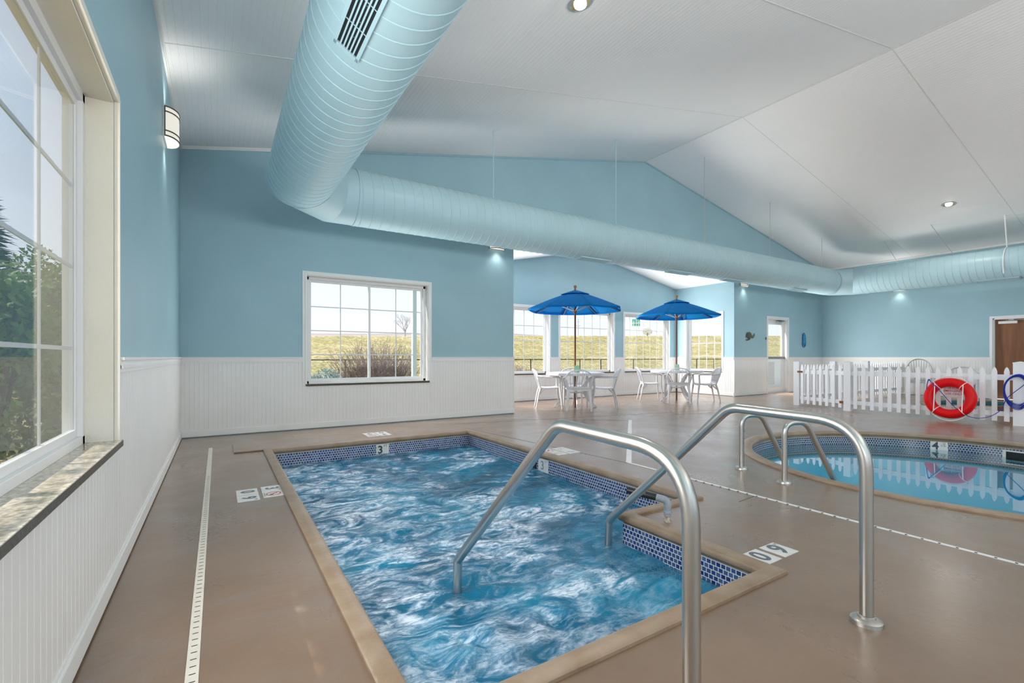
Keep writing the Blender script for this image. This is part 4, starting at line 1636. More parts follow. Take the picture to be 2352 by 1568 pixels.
# ------------------------------------------------------------------ resin chairs, tables, umbrellas
def make_chair(name, label, material, hi=False):
    root = thing(name, label, 'chair')
    tp = 0.80 if not hi else 1.0
    # seat
    m = M()
    N = 10
    top = []
    for i in range(N + 1):
        s = i / N
        y = -0.21 + 0.43 * s
        hw = 0.205 + 0.025 * s
        z = 0.425 + 0.012 * math.sin(s * PI) * -1 + (0.010 * s)
        if s > 0.9: z -= 0.018
        top.append((y, hw, z))
    b = 0
    for (y, hw, z) in top:
        for (x, dz) in ((-hw, -0.03), (-hw, 0.0), (-hw * 0.5, -0.008), (0, -0.010), (hw * 0.5, -0.008), (hw, 0.0), (hw, -0.03)):
            m.v.append((x, y, z + dz))
    for i in range(N):
        for k in range(6):
            a = i * 7 + k
            m.f.append((a, a + 1, a + 8, a + 7))
    m.f.append(tuple(range(7)))
    m.f.append(tuple(reversed([N * 7 + k for k in range(7)])))
    m.build('seat', material, root, smooth=40)
    # back: arch, lower rail and slats
    m = M()
    H = tp

    def bp(x, z):
        lean = (z - 0.43) * 0.26
        return Vector((x, -0.20 - lean - 0.05 * (1 - min(1, (abs(x) / 0.25) ** 2)) * (z - 0.43) / 0.4, z))
    arch = []
    for i in range(21):
        a = PI * i / 20
        x = -0.265 * math.cos(a)
        z = 0.60 + (H - 0.60) * math.sin(a) ** 0.8
        arch.append(bp(x, z))
    m.tube(arch, 0.021, 8, squash=(0.55, 1.15))
    for sg in (-1, 1):
        m.tube([bp(sg * 0.262, 0.61), bp(sg * 0.235, 0.52), bp(sg * 0.205, 0.42)], [0.024, 0.022, 0.022], 8, squash=(1.1, 0.6))
    m.tube([bp(-0.20, 0.455), bp(-0.07, 0.452), bp(0.07, 0.452), bp(0.20, 0.455)], 0.022, 8, squash=(1.2, 0.4))
    ns = 7 if not hi else 9
    for k in range(ns):
        u = -1 + 2 * k / (ns - 1)
        xb = u * 0.155
        xt = u * (0.185 if not hi else 0.21)
        zt = 0.60 + (H - 0.60) * math.sqrt(max(0, 1 - (xt / 0.268) ** 2)) ** 0.8
        q0, q1, q2 = bp(xb, 0.46), bp((xb + xt) / 2, (0.46 + zt) / 2), bp(xt, zt - 0.008)
        m.tube([q0, q1, q2], 0.017 if not hi else 0.021, 6, squash=(0.35, 1.0))
    m.build('backrest', material, root, smooth=45)
    for sg in (-1, 1):
        m = M()
        pts = [bp(sg * 0.262, 0.66), Vector((sg * 0.285, -0.16, 0.645)), Vector((sg * 0.292, 0.0, 0.640)), Vector((sg * 0.288, 0.16, 0.640)), Vector((sg * 0.278, 0.215, 0.622))]
        m.tube(fillet(pts, 0.08, 4), 0.026, 8, squash=(0.5, 1.0))
        m.build('armrest', material, root, smooth=45)
        m = M()
        m.tube([(sg * 0.278, 0.205, 0.63), (sg * 0.262, 0.195, 0.44), (sg * 0.268, 0.225, 0.20), (sg * 0.275, 0.245, 0.0)], [0.026, 0.028, 0.022, 0.017], 8, squash=(1.0, 0.75))
        m.tube([(sg * 0.255, 0.20, 0.42), (sg * 0.21, 0.19, 0.405)], 0.02, 8)
        m.build('leg', material, root, smooth=45)
        m = M()
        m.tube([(sg * 0.195, -0.185, 0.425), (sg * 0.215, -0.225, 0.30), (sg * 0.235, -0.285, 0.0)], [0.036, 0.029, 0.017], 8, squash=(1.0, 0.7))
        m.tube([(sg * 0.205, -0.10, 0.41), (sg * 0.213, -0.20, 0.30)], [0.02, 0.012], 6)
        m.build('leg', material, root, smooth=45)
    return root


FW = Vector((math.sin(YAW), math.cos(YAW), 0))      # view direction and its right hand side, as used to read the layout
RW = Vector((math.cos(YAW), -math.sin(YAW), 0))
T1 = Vector((6.331, 7.546, 0)); T2 = Vector((9.443, 7.446, 0))


def heading(v):
    return math.atan2(-v[0], v[1])


CG1 = 'white resin armchairs round the nearer umbrella table'
CG2 = 'white resin armchairs round the farther umbrella table'
chair0 = make_chair('resin_chair', 'white slatted resin armchair with its back to the view at the left umbrella table', PLASTIC)
chair0['group'] = CG1


def put(T, lat, dep, face_lat, face_dep, label, group, first=False):
    p = T + RW * lat + FW * dep
    v = RW * face_lat + FW * face_dep
    if first:
        chair0.location = p
        chair0.rotation_euler = (0, 0, heading(v))
        return chair0
    return dup(chair0, p, heading(v), label, group)


put(T1, -0.01, -0.50, 0.06, 1.0, None, CG1, True)
put(T1, -0.55, 0.02, 1.0, 0.02, 'white resin armchair at the left side of the left umbrella table, facing right', CG1)
put(T1, 0.58, -0.06, -1.0, 0.12, 'white resin armchair at the right side of the left umbrella table, facing left', CG1)
put(T1, 0.04, 0.62, 0.0, -1.0, 'white resin armchair on the window side of the left umbrella table', CG1)
put(T2, -0.15, -0.52, 0.25, 1.0, 'white slatted resin armchair with its back to the view at the right umbrella table', CG2)
put(T2, -0.62, 0.05, 1.0, -0.12, 'white resin armchair at the left side of the right umbrella table, facing right', CG2)
put(T2, 0.60, -0.22, -1.0, 0.12, 'white resin armchair at the right side of the right umbrella table, facing left', CG2)
hc = make_chair('resin_chair', 'grey-white high-backed resin armchair behind the picket fence against the right wall', PLASTIC2, True)
hc.location = (15.25, 4.52, 0)
hc.rotation_euler = (0, 0, heading((-1, -0.35)))
dup(chair0, (15.45, 3.76, 0), heading((-1, -0.2)), 'white resin armchair behind the notice sign, beside the high-backed chair', 'chairs by the wading pool')
hc['group'] = 'chairs by the wading pool'


def make_table(label, group):
    root = thing('resin_table', label, 'table', (0, 0, 0), 0, group)
    m = M()
    m.lathe([(0.024, 0.705), (0.024, 0.73), (0.56, 0.732), (0.60, 0.728), (0.612, 0.715), (0.612, 0.680), (0.600, 0.678), (0.596, 0.700), (0.55, 0.708), (0.024, 0.705)], 48)
    m.build('tabletop', PLASTIC, root, smooth=40)
    for k in range(4):
        a = PI / 4 + k * PI / 2 + 0.2
        d = Vector((math.cos(a), math.sin(a), 0)); t = Vector((-d.y, d.x, 0))
        m = M()
        prof = [(0.46, 0.70), (0.30, 0.60), (0.19, 0.45), (0.20, 0.30), (0.30, 0.14), (0.43, 0.0)]
        wd = [0.045, 0.05, 0.055, 0.055, 0.05, 0.04]
        prof2 = []
        for i in range(len(prof) - 1):
            for s in range(4):
                u = s / 4
                prof2.append((prof[i][0] * (1 - u) + prof[i + 1][0] * u, prof[i][1] * (1 - u) + prof[i + 1][1] * u, wd[i] * (1 - u) + wd[i + 1] * u))
        prof2.append((*prof[-1], wd[-1]))
        b = len(m.v)
        for (r, z, w) in prof2:
            q = d * r + Vector((0, 0, z))
            for (dt, dr_) in ((-0.012, -w), (0.012, -w), (0.012, w), (-0.012, w)):
                m.v.append(tuple(q + t * dt + d * dr_ * 0.8))
        n_ = len(prof2)
        for i in range(n_ - 1):
            for k2 in range(4):
                l = (k2 + 1) % 4
                m.f.append((b + i * 4 + k2, b + i * 4 + l, b + i * 4 + 4 + l, b + i * 4 + 4 + k2))
        m.f.append((b, b + 3, b + 2, b + 1)); m.f.append(tuple(b + (n_ - 1) * 4 + x for x in range(4)))
        m.build('leg', PLASTIC, root, smooth=35, bevel=0.004)
    m = M(); m.lathe([(0.03, 0.30), (0.19, 0.31), (0.19, 0.33), (0.03, 0.34)], 24)
    m.build('leg_brace', PLASTIC, root, smooth=40)
    return root


tb = make_table('round white resin table under the left blue umbrella', 'round umbrella tables')
tb.location = T1
tb2 = dup(tb, T2, 0.35, 'round white resin table under the right blue umbrella')


def make_umbrella(label, group):
    root = thing('patio_umbrella', label, 'umbrella', (0, 0, 0), 0, group)
    m = M(); m.tube([(0, 0, 0.0), (0, 0, 1.4), (0, 0, 2.46)], 0.019, 14)
    m.build('pole', WOODP, root, smooth=40)
    m = M(); m.lathe([(0.0, 2.565), (0.022, 2.557), (0.034, 2.535), (0.034, 2.522), (0.022, 2.500), (0.016, 2.488), (0.024, 2.478), (0.024, 2.458), (0.0, 2.458)], 18)
    m.build('finial', WOODF, root, smooth=40)
    # canopy: eight panels that sag between the ribs, with a small hem
    m = M()
    Rr, zr, zt = 1.005, 2.055, 2.43
    NS, NR = 6, 10
    def cp(k, s, u):
        a0 = 2 * PI * k / 8; a1 = 2 * PI * (k + 1) / 8
        r = 0.03 + (Rr - 0.03) * u
        pa = Vector((math.cos(a0), math.sin(a0), 0)) * r; pb = Vector((math.cos(a1), math.sin(a1), 0)) * r
        q = pa * (1 - s) + pb * s
        z = zt + (zr - zt) * (u ** 1.04) - 0.03 * u * math.sin(PI * s) * 0.3 + 0.012 * math.sin(PI * u)
        return Vector((q.x, q.y, z))
    for k in range(8):
        b = len(m.v)
        for i in range(NS + 1):
            for j in range(NR + 1):
                m.v.append(tuple(cp(k, i / NS, j / NR)))
            q = cp(k, i / NS, 1.0)
            m.v.append((q.x * 0.992, q.y * 0.992, q.z - 0.035))
        c = NR + 2
        for i in range(NS):
            for j in range(c - 1):
                m.f.append((b + i * c + j, b + i * c + j + 1, b + (i + 1) * c + j + 1, b + (i + 1) * c + j))
    can = m.build('canopy', CANV, root, smooth=20)
    sm = can.modifiers.new('thickness', 'SOLIDIFY'); sm.thickness = 0.002
    m = M()
    for k in range(8):
        b = len(m.v)
        for i in range(5):
            for j in range(5):
                q = cp(k, i / 4, 0.02 + 0.27 * j / 4)
                m.v.append((q.x, q.y, q.z + 0.022 + 0.008 * math.sin(PI * i / 4) * (j / 4)))
        for i in range(4):
            for j in range(4):
                m.f.append((b + i * 5 + j, b + i * 5 + j + 1, b + (i + 1) * 5 + j + 1, b + (i + 1) * 5 + j))
    vent = m.build('vent', CANV, root, smooth=20)
    sm = vent.modifiers.new('thickness', 'SOLIDIFY'); sm.thickness = 0.002
    m = M(); m.lathe([(0.0195, 2.40), (0.034, 2.39), (0.034, 2.36), (0.0195, 2.35)], 16)
    m.lathe([(0.0195, 2.055), (0.038, 2.045), (0.038, 1.985), (0.026, 1.965), (0.0195, 1.94)], 16)
    m.build('hub', WOODP, root, smooth=40)
    for k in range(8):
        a = 2 * PI * k / 8
        d = Vector((math.cos(a), math.sin(a), 0))
        m = M(); m.tube([d * 0.03 + Vector((0, 0, 2.385)), d * 0.52 + Vector((0, 0, 2.205)), d * 0.985 + Vector((0, 0, 2.025))], 0.009, 6)
        rb = m.build('rib', WOODF if False else mat('pale_rib_wood', (0.62, 0.56, 0.50), rough=0.5) if k == 0 else bpy.data.materials['pale_rib_wood'], root, smooth=40)
        m = M(); m.tube([d * 0.036 + Vector((0, 0, 2.02)), d * 0.50 + Vector((0, 0, 2.20))], 0.007, 6)
        m.build('strut', bpy.data.materials['pale_rib_wood'], rb, smooth=40)
        t = Vector((-d.y, d.x, 0))
        m = M(); m.obox(d * 0.80 + Vector((0, 0, 2.092)), d * 0.18 - Vector((0, 0, 0.07)), t * 0.016, Vector((0.0, 0, 0.004)))
        m.build('rib_pocket', STRIPE, rb)
    return root


um = make_umbrella('blue canvas umbrella with wooden pole over the left table', 'blue patio umbrellas')
um.location = T1
um.rotation_euler = (0, 0, heading(FW) + 0.14)
dup(um, T2, heading(FW) + 0.05 + PI / 8 * 0.5, 'blue canvas umbrella with wooden pole over the right table')


def tent_card(T, lat, dep, mtl, label):
    p = T + RW * lat + FW * dep + Vector((0, 0, 0.7325))
    root = thing('table_card', label, 'table card', p, 0, 'green cards on the umbrella tables')
    f, r = FW, RW
    for sg in (-1, 1):
        m = M()
        b0 = p + f * sg * 0.035
        t0 = p + Vector((0, 0, 0.145)) + f * sg * 0.002
        m.prism([b0 - r * 0.052, b0 + r * 0.052, t0 + r * 0.052, t0 - r * 0.052], f * sg * 0.0012)
        m.build('card_leaf', mtl, root)
    return root


tent_card(T1, 0.03, -0.07, GREEN, 'green tent card on the left umbrella table')
tent_card(T2, -0.01, -0.07, GREEN2, 'pale green tent card on the right umbrella table')

# ------------------------------------------------------------------ picket fence
FX = 10.42


def picket(m, c, along, nrm, w=0.030, t=0.010, z0=0.05, z1=0.895):
    c = Vector(c); a = Vector(along) * w; n = Vector(nrm) * t
    up = Vector((0, 0, 1))
    pts = [c - a + up * z0, c + a + up * z0, c + a + up * (z1 - 0.07), c + a * 0.55 + up * (z1 - 0.022), c + up * z1, c - a * 0.55 + up * (z1 - 0.022), c - a + up * (z1 - 0.07)]
    m.prism([q - n for q in pts], n * 2)


def post(parent, x, y, h=0.94, w=0.058, nm='post'):
    m = M(); m.box(x - w, y - w, 0, x + w, y + w, h)
    m.add([(x - w - 0.004, y - w - 0.004, h), (x + w + 0.004, y - w - 0.004, h), (x + w + 0.004, y + w + 0.004, h), (x - w - 0.004, y + w + 0.004, h), (x - w - 0.004, y - w - 0.004, h + 0.012), (x + w + 0.004, y - w - 0.004, h + 0.012), (x + w + 0.004, y + w + 0.004, h + 0.012), (x - w - 0.004, y + w + 0.004, h + 0.012), (x, y, h + 0.03)],
          [(0, 3, 2, 1), (0, 1, 5, 4), (1, 2, 6, 5), (2, 3, 7, 6), (3, 0, 4, 7), (4, 5, 8), (5, 6, 8), (6, 7, 8), (7, 4, 8)])
    return m.build(nm, PVCW, parent)


PA = Vector((10.75, 5.29, 0)); PB = Vector((10.45, 4.20, 0)); PCc = Vector((10.38, 1.87, 0))
fence = thing('picket_fence', 'white vinyl picket fence run holding the red ring, between gate and corner post', 'fence', PB, 0, 'picket fence around the wading pool')
post(fence, PB.x, PB.y)
post(fence, PCc.x, PCc.y, 0.955, 0.066)


def panel(parent, A, B, n, nrm_side, gap0=0.06, gap1=0.06, z_off=0.0):
    d = (B - A).normalized(); L = (B - A).length
    nrm = Vector((d.y, -d.x, 0)) * nrm_side
    for (zc, hh) in ((0.735, 0.044), (0.165, 0.036)):
        m = M(); m.obox(A + d * (L / 2) + Vector((0, 0, zc)), d * (L / 2 - gap0), nrm * 0.018, (0, 0, hh))
        m.build('rail', PVCW, parent)
    for k in range(n):
        c = A + d * (L * (k + 1) / (n + 1)) + nrm * 0.028
        m = M(); picket(m, c, d, nrm)
        m.build('picket', PVCW, parent)
    return d, nrm


dF, nF = panel(fence, PB, PCc, 16, 1, gap0=0.06)
gate = thing('fence_gate', 'white picket gate with rusty latch and hinges at the left end of the fence', 'gate', PA, 0, 'picket fence around the wading pool')
dG, nG = panel(gate, PA, PB, 7, 1, gap0=0.075)
m = M(); m.obox(PA + dG * 0.10 + nG * 0.045 + Vector((0, 0, 0.735)), dG * 0.055, nG * 0.012, (0, 0, 0.018))
m.build('latch', RUST, gate)
m = M()
m.obox(PB - dG * 0.075 + nG * 0.050 + Vector((0, 0, 0.735)), dG * 0.035, nG * 0.006, (0, 0, 0.035))
m.build('hinge', PVCW, gate)
m = M()
m.obox(PB - dG * 0.085 + nG * 0.050 + Vector((0, 0, 0.16)), dG * 0.05, nG * 0.006, (0, 0, 0.022))
m.obox(PB - dG * 0.058 + nG * 0.045 + Vector((0, 0, 0.155)), dG * 0.006, nG * 0.01, (0, 0, 0.045))
m.build('hinge', RUST, gate)
rear = thing('picket_fence', 'white picket fence run behind the gate, leading to the right wall', 'fence', PA, 0, 'picket fence around the wading pool')
post(rear, PA.x, PA.y, 0.935)
RX2 = 15.6
posts_x = [12.40, 14.19]
for x in posts_x:
    post(rear, x, 5.29, 0.935)
for (zc, hh) in ((0.735, 0.04), (0.165, 0.034)):
    m = M(); m.box(PA.x + 0.06, 5.29 - 0.016, zc - hh, XR - 0.03, 5.29 + 0.016, zc + hh)
    m.build('rail', PVCW, rear)
x = PA.x + 0.13
while x < XR - 0.08:
    if min(abs(x - q) for q in posts_x) > 0.09:
        m = M(); picket(m, (x, 5.29 + 0.028, 0), (1, 0, 0), (0, 1, 0), z1=0.885)
        m.build('picket', PVCW, rear)
    x += 0.137

# notice sign on the fence
sx = FX - 0.058
sg = thing('notice_sign', 'white notice with red lettering fixed to the fence behind the red ring', 'sign', (sx, 2.62, 0.5))
m = M(); m.box(sx - 0.002, 2.495, 0.375, sx + 0.004, 2.755, 0.735)
m.build('sign_board', PAPER, sg)
m = M()
for (z, s_) in ((0.585, 'RING BUOY'), (0.535, 'IS FOR'), (0.485, 'EMERGENCY'), (0.435, 'USE ONLY')):
    text_geo(m, s_, 0.046, (sx - 0.0022, 2.625, z), (0, -1, 0), (0, 0, 1), 0.0008, bold=0.0005)
for (y0, z0_, y1, z1_) in ((2.505, 0.385, 2.745, 0.387), (2.505, 0.723, 2.745, 0.725), (2.505, 0.385, 2.507, 0.725), (2.743, 0.385, 2.745, 0.725)):
    m.box(sx - 0.0030, y0, z0_, sx - 0.0022, y1, z1_)
m.build('lettering', REDINK, sg)

# life ring leaning on the fence
RC = Vector((10.245, 2.648, 0.372))
ring = thing('life_ring', 'red ring buoy with white grab line hanging on the picket fence', 'life ring', RC)
tilt = R(8)
ax = Vector((-math.cos(tilt), 0, math.sin(tilt) * 1.0)).normalized()
u_ = Vector((0, 1, 0)); w_ = ax.cross(u_).normalized()
pts = [RC + (u_ * math.cos(2 * PI * i / 56) + w_ * math.sin(2 * PI * i / 56)) * 0.262 for i in range(56)]
M().tube(pts, 0.074, 18, closed=True, squash=(1.0, 0.66) if False else None).build('ring_body', RED, ring, smooth=60)


def rp(a, r, off=0.0):
    return RC + (u_ * math.cos(a) + w_ * math.sin(a)) * r + ax * off


sgn = 1 if w_.z > 0 else -1
for a_deg in (52, 128, 232, 308):
    a = R(a_deg) * sgn
    loop = []
    for k in range(16):
        b = 2 * PI * k / 16
        loop.append(rp(a, 0.262 + 0.0765 * math.cos(b), 0.0765 * math.sin(b)))
    M().tube(loop, 0.006, 6, closed=True).build('lashing', ROPEW, ring, smooth=60)
for (d0, d1, sag) in ((52, 128, 0.02), (128, 232, 0.0), (232, 308, 0.03), (308, 412, 0.0)):
    pts = []
    for k in range(15):
        s = k / 14
        a = R(d0 + (d1 - d0) * s) * sgn
        if d1 - d0 > 90:      # lines drawn tight down the two sides across the ring
            p0 = rp(R(d0) * sgn, 0.285, 0.075); p1 = rp(R(d1) * sgn, 0.285, 0.075)
            pts.append(p0.lerp(p1, s) + ax * 0.004)
        else:
            pts.append(rp(a, 0.338 + 0.005 + sag * math.sin(PI * s), 0.01))
    M().tube(pts, 0.0075, 8).build('grab_line', ROPEW, ring, smooth=60)

# blue throw rope: coil on the corner post and the line to the ring
rope = thing('throw_rope', 'blue throw rope coiled on the corner post and tied to the red ring', 'rope', (PCc.x - 0.08, PCc.y, 0.6))
m = M()
px0 = PCc.x - 0.085
for k in range(7):
    dy = 0.009 * k - 0.03
    top = 0.79 - 0.006 * k
    L = 0.48 + 0.04 * math.sin(k * 2.1)
    pts = []
    for i in range(29):
        a = 2 * PI * i / 28
        yy = (0.115 + 0.05 * (math.sin(a) > 0)) * math.sin(a) * (0.95 + 0.03 * math.sin(k))
        zz_ = top - L / 2 + L / 2 * math.cos(a)
        pts.append(Vector((px0 - 0.010 - 0.006 * (k % 3), PCc.y + yy + dy * 0.3, zz_)))
    m.tube(pts[:-1], 0.0055, 6, closed=True)
m.build('rope_coil', ROPEB, rope, smooth=60)
a = rp(R(128) * sgn, 0.30, 0.09)
a = Vector((10.19, 2.895, 0.665))
b_ = Vector((px0 - 0.015, PCc.y + 0.12, 0.42))
pts = [a, Vector((10.18, 2.74, 0.47)), Vector((10.17, 2.58, 0.25)), Vector((10.16, 2.42, 0.115)), Vector((10.18, 2.30, 0.085)), Vector((10.22, 2.17, 0.12)), Vector((10.26, 2.05, 0.24)), b_, Vector((px0 - 0.03, PCc.y - 0.05, 0.62)), Vector((px0 - 0.02, PCc.y - 0.12, 0.74))]
sp = []
for i in range(len(pts) - 1):
    p0 = pts[max(i - 1, 0)]; p1 = pts[i]; p2 = pts[i + 1]; p3 = pts[min(i + 2, len(pts) - 1)]
    for k in range(6):
        t = k / 6
        sp.append(0.5 * ((2 * p1) + (-p0 + p2) * t + (2 * p0 - 5 * p1 + 4 * p2 - p3) * t * t + (-p0 + 3 * p1 - 3 * p2 + p3) * t ** 3))
sp.append(pts[-1])
M().tube(sp, 0.005, 6).build('rope_line', ROPEB, rope, smooth=60)
M().tube([a + Vector((0, 0.01, 0.01)), a + Vector((0.02, 0.03, -0.06)), a + Vector((0.0, 0.035, -0.16))], 0.006, 6).ball(a, 0.014, 8).build('rope_knot', ROPEB, rope, smooth=60)

# ------------------------------------------------------------------ plaques on the back wall
yw = YB - 0.001
tu = thing('turtle_plaque', 'dark sea turtle wall ornament on the blue wall left of the glazed door', 'wall ornament', (12.38, yw, 1.62))
m = M(); m.ball((12.34, yw - 0.022, 1.655), 0.125, 16, (1.0, 0.16, 0.72))
m.build('shell', TURT, tu, smooth=60)
m = M(); m.ball((12.50, yw - 0.018, 1.615), 0.05, 12, (1.1, 0.3, 0.75)); m.tube([(12.42, yw - 0.016, 1.63), (12.48, yw - 0.016, 1.618)], 0.022, 8)
m.build('head', TURT2, tu, smooth=60)
m = M(); m.tube([(12.44, yw - 0.014, 1.60), (12.54, yw - 0.018, 1.60), (12.60, yw - 0.018, 1.655), (12.615, yw - 0.014, 1.72)], [0.02, 0.032, 0.026, 0.008], 8, squash=(1, 0.4))
m.build('flipper', TURT2, tu, smooth=60)
m = M(); m.tube([(12.38, yw - 0.014, 1.585), (12.33, yw - 0.02, 1.535), (12.25, yw - 0.018, 1.515), (12.20, yw - 0.014, 1.535)], [0.022, 0.036, 0.03, 0.010], 8, squash=(0.4, 1))
m.build('flipper', TURT2, tu, smooth=60)
m = M(); m.tube([(12.24, yw - 0.014, 1.62), (12.20, yw - 0.016, 1.60)], [0.02, 0.01], 8)
m.build('flipper', TURT2, tu, smooth=60)
og = thing('glass_fish', 'shiny blue sea creature ornament on the blue wall right of the glazed door', 'wall ornament', (15.29, yw, 1.56))
m = M(); m.ball((15.29, yw - 0.035, 1.60), 0.15, 16, (0.55, 0.22, 1.15))
m.build('body', ORNB, og, smooth=60)
m = M(); m.tube([(15.21, yw - 0.02, 1.50), (15.23, yw - 0.025, 1.40), (15.30, yw - 0.025, 1.36), (15.37, yw - 0.025, 1.41), (15.39, yw - 0.02, 1.55)], [0.02, 0.02, 0.018, 0.02, 0.02], 8)
m.build('tail', ORNB, og, smooth=60)
m = M(); m.tube([(15.22, yw - 0.02, 1.74), (15.29, yw - 0.03, 1.79), (15.36, yw - 0.02, 1.74)], 0.016, 8)
m.build('crest', ORNB, og, smooth=60)
th = M(); th.box(13.18, YB - 0.02, 1.55, 13.22, YB - 0.0005, 1.62)
tag(th.build('door_buzzer', mat('grey_switch', (0.12, 0.14, 0.16), rough=0.5), bevel=0.003), 'small dark switch on the blue wall between turtle and glazed door', 'switch')
th = M(); th.box(XL, 7.10, 0.70, XL + 0.008, 7.17, 0.82)
oc = th.build('outlet_plate', WHITE, bevel=0.002)
tag(oc, 'white outlet plate low on the left wall near the back corner', 'outlet')

# ------------------------------------------------------------------ outdoors
GRASS = bpy.data.materials.new('dry_grass')
GRASS.use_nodes = True
nt = GRASS.node_tree
p_ = nt.nodes['Principled BSDF']
tc = nt.nodes.new('ShaderNodeTexCoord')


def gn(scale, detail, c0, c1, p0=0.35, p1=0.65):
    n = nt.nodes.new('ShaderNodeTexNoise'); n.inputs['Scale'].default_value = scale; n.inputs['Detail'].default_value = detail
    nt.links.new(tc.outputs['Object'], n.inputs['Vector'])
    r = nt.nodes.new('ShaderNodeValToRGB')
    r.color_ramp.elements[0].position = p0; r.color_ramp.elements[1].position = p1
    r.color_ramp.elements[0].color = (*c0, 1); r.color_ramp.elements[1].color = (*c1, 1)
    nt.links.new(n.outputs[0], r.inputs[0])
    return r.outputs[0]


ga = gn(0.5, 6, (0.40, 0.35, 0.15), (0.56, 0.46, 0.26))
gb = gn(5, 8, (0.55, 0.58, 0.5), (1.2, 1.15, 1.05), 0.4, 0.6)
mx = nt.nodes.new('ShaderNodeMix'); mx.data_type = 'RGBA'; mx.blend_type = 'MULTIPLY'; mx.inputs[0].default_value = 1.0
nt.links.new(ga, mx.inputs[6]); nt.links.new(gb, mx.inputs[7])
nt.links.new(mx.outputs[2], p_.inputs['Base Color'])
p_.inputs['Roughness'].default_value = 0.95
p_.inputs['Specular IOR Level'].default_value = 0.1
fw = (math.sin(YAW), math.cos(YAW))


def ground_z(x, y):
    if y < 11:
        return -0.12
    crest = 1.05 + 0.0455 * (fw[0] * x + fw[1] * 32.0) if x > -8 else 1.05 + 0.0455 * (fw[0] * -8 + fw[1] * 32)
    if y > 32:
        return crest + 0.022 * (y - 32)
    t = min(1, (y - 11) / 21.0)
    s = t * (0.55 + 0.45 * t)
    return -0.12 + (crest + 0.12) * s


m = M()
xs2 = [-45 + 2.5 * i for i in range(59)]
ys2 = [YB + TH + 0.0 - 30.0 + 30.0] + [9.6, 10.5, 11, 12, 13, 14.5, 16, 18, 20, 22, 24, 26, 28, 30, 32, 36, 40, 46, 55]
ys2[0] = 7.5
for yv in ys2:
    for xv in xs2:
        zz2 = ground_z(xv, yv) + 0.05 * noise.noise(Vector((xv * 0.3, yv * 0.3, 0)))
        if yv < 10: zz2 = -0.12
        m.v.append((xv, yv, zz2))
W_ = len(xs2)
for j in range(len(ys2) - 1):
    for i in range(W_ - 1):
        m.f.append((j * W_ + i, j * W_ + i + 1, (j + 1) * W_ + i + 1, (j + 1) * W_ + i))
m.add([(-45, -40, -0.13), (XL - TH - 0.01, -40, -0.13), (XL - TH - 0.01, 7.6, -0.13), (-45, 7.6, -0.13)], [(0, 1, 2, 3)])
tag(m.build('terrain', GRASS, smooth=60), 'dry grassy slope rising behind the building', None, None, 'structure')
m = M()
m.add([(-45, 40, 1.05 + 0.0462 * (fw[0] * -45 + fw[1] * 40)), (30, 40, 1.05 + 0.0462 * (fw[0] * 30 + fw[1] * 40)), (30, 48, 1.05 + 0.0510 * (fw[0] * 30 + fw[1] * 48)), (-45, 48, 1.05 + 0.0510 * (fw[0] * -45 + fw[1] * 48))], [(0, 1, 2, 3)])
tag(m.build('road', mat('pale_road', (0.40, 0.33, 0.30), rough=0.9, var=0.05, vscale=0.3)), 'pale road along the top of the grassy slope', None, None, 'structure')

# chain link fence
CLY = 12.6
IRON = mat('black_iron', (0.02, 0.02, 0.022), rough=0.6)
cl = thing('wire_fence', 'low black wire fence across the grass behind the building', 'fence', (8, CLY, 0))


def at_u(u, y):
    a = (u - 1176) / FPX
    rx = math.sin(YAW) + a * math.cos(YAW); ry = math.cos(YAW) - a * math.sin(YAW)
    return y * rx / ry


m = M(); m.tube([(-4, CLY, 0.985), (26, CLY, 0.96)], 0.015, 8)
m.build('top_rail', IRON, cl, smooth=40)
for u in (640, 793, 905, 1040, 1219, 1332, 1380, 1455, 1530, 1600, 1640):
    x = at_u(u, CLY)
    M().tube([(x, CLY, -0.15), (x, CLY, 0.98)], 0.018, 8).build('fence_post', IRON, cl, smooth=40)
m = M()
WIRE = mat('galvanised_wire', (0.30, 0.30, 0.28), rough=0.5, metal=0.5)
x = -3.0
while x < 22:
    for sg in (-1, 1):
        m.tube([(x, CLY, -0.05), (x + sg * 1.0, CLY, 0.95)], 0.0022, 3, caps=False)
    x += 0.11
m.build('wire_mesh', WIRE, cl)

# bare shrub behind the middle window
TWIG = mat('bare_twigs', (0.20, 0.13, 0.115), rough=0.8, color2=(0.30, 0.22, 0.20), vscale=4)


def bare_shrub(name, label, base, n, h, spread, seed, mtl=TWIG, thick=0.006, cat='shrub'):
    rnd = random.Random(seed)
    m = M()
    base = Vector(base)
    for i in range(n):
        a = rnd.uniform(0, 2 * PI); s = rnd.random() ** 0.5
        tip = base + Vector((math.cos(a) * spread * s, math.sin(a) * spread * s * 0.7, h * rnd.uniform(0.55, 1.0) * (1 - 0.25 * s)))
        b0 = base + Vector((math.cos(a) * spread * 0.25 * s, math.sin(a) * spread * 0.2 * s, 0))
        mid = b0.lerp(tip, 0.5) + Vector((rnd.uniform(-1, 1), rnd.uniform(-1, 1), 0.4)) * 0.07 * h
        m.tube([b0, mid, tip], [thick, thick * 0.7, thick * 0.25], 4, caps=False)
        for k in range(4):
            q = mid.lerp(tip, rnd.uniform(0.0, 0.8))
            e2 = q + Vector((rnd.uniform(-1, 1), rnd.uniform(-1, 1), rnd.uniform(0.2, 1.2))) * 0.17 * h
            m.tube([q, e2], [thick * 0.5, thick * 0.2], 3, caps=False)
    o = m.build(name, mtl)
    return tag(o, label, cat)


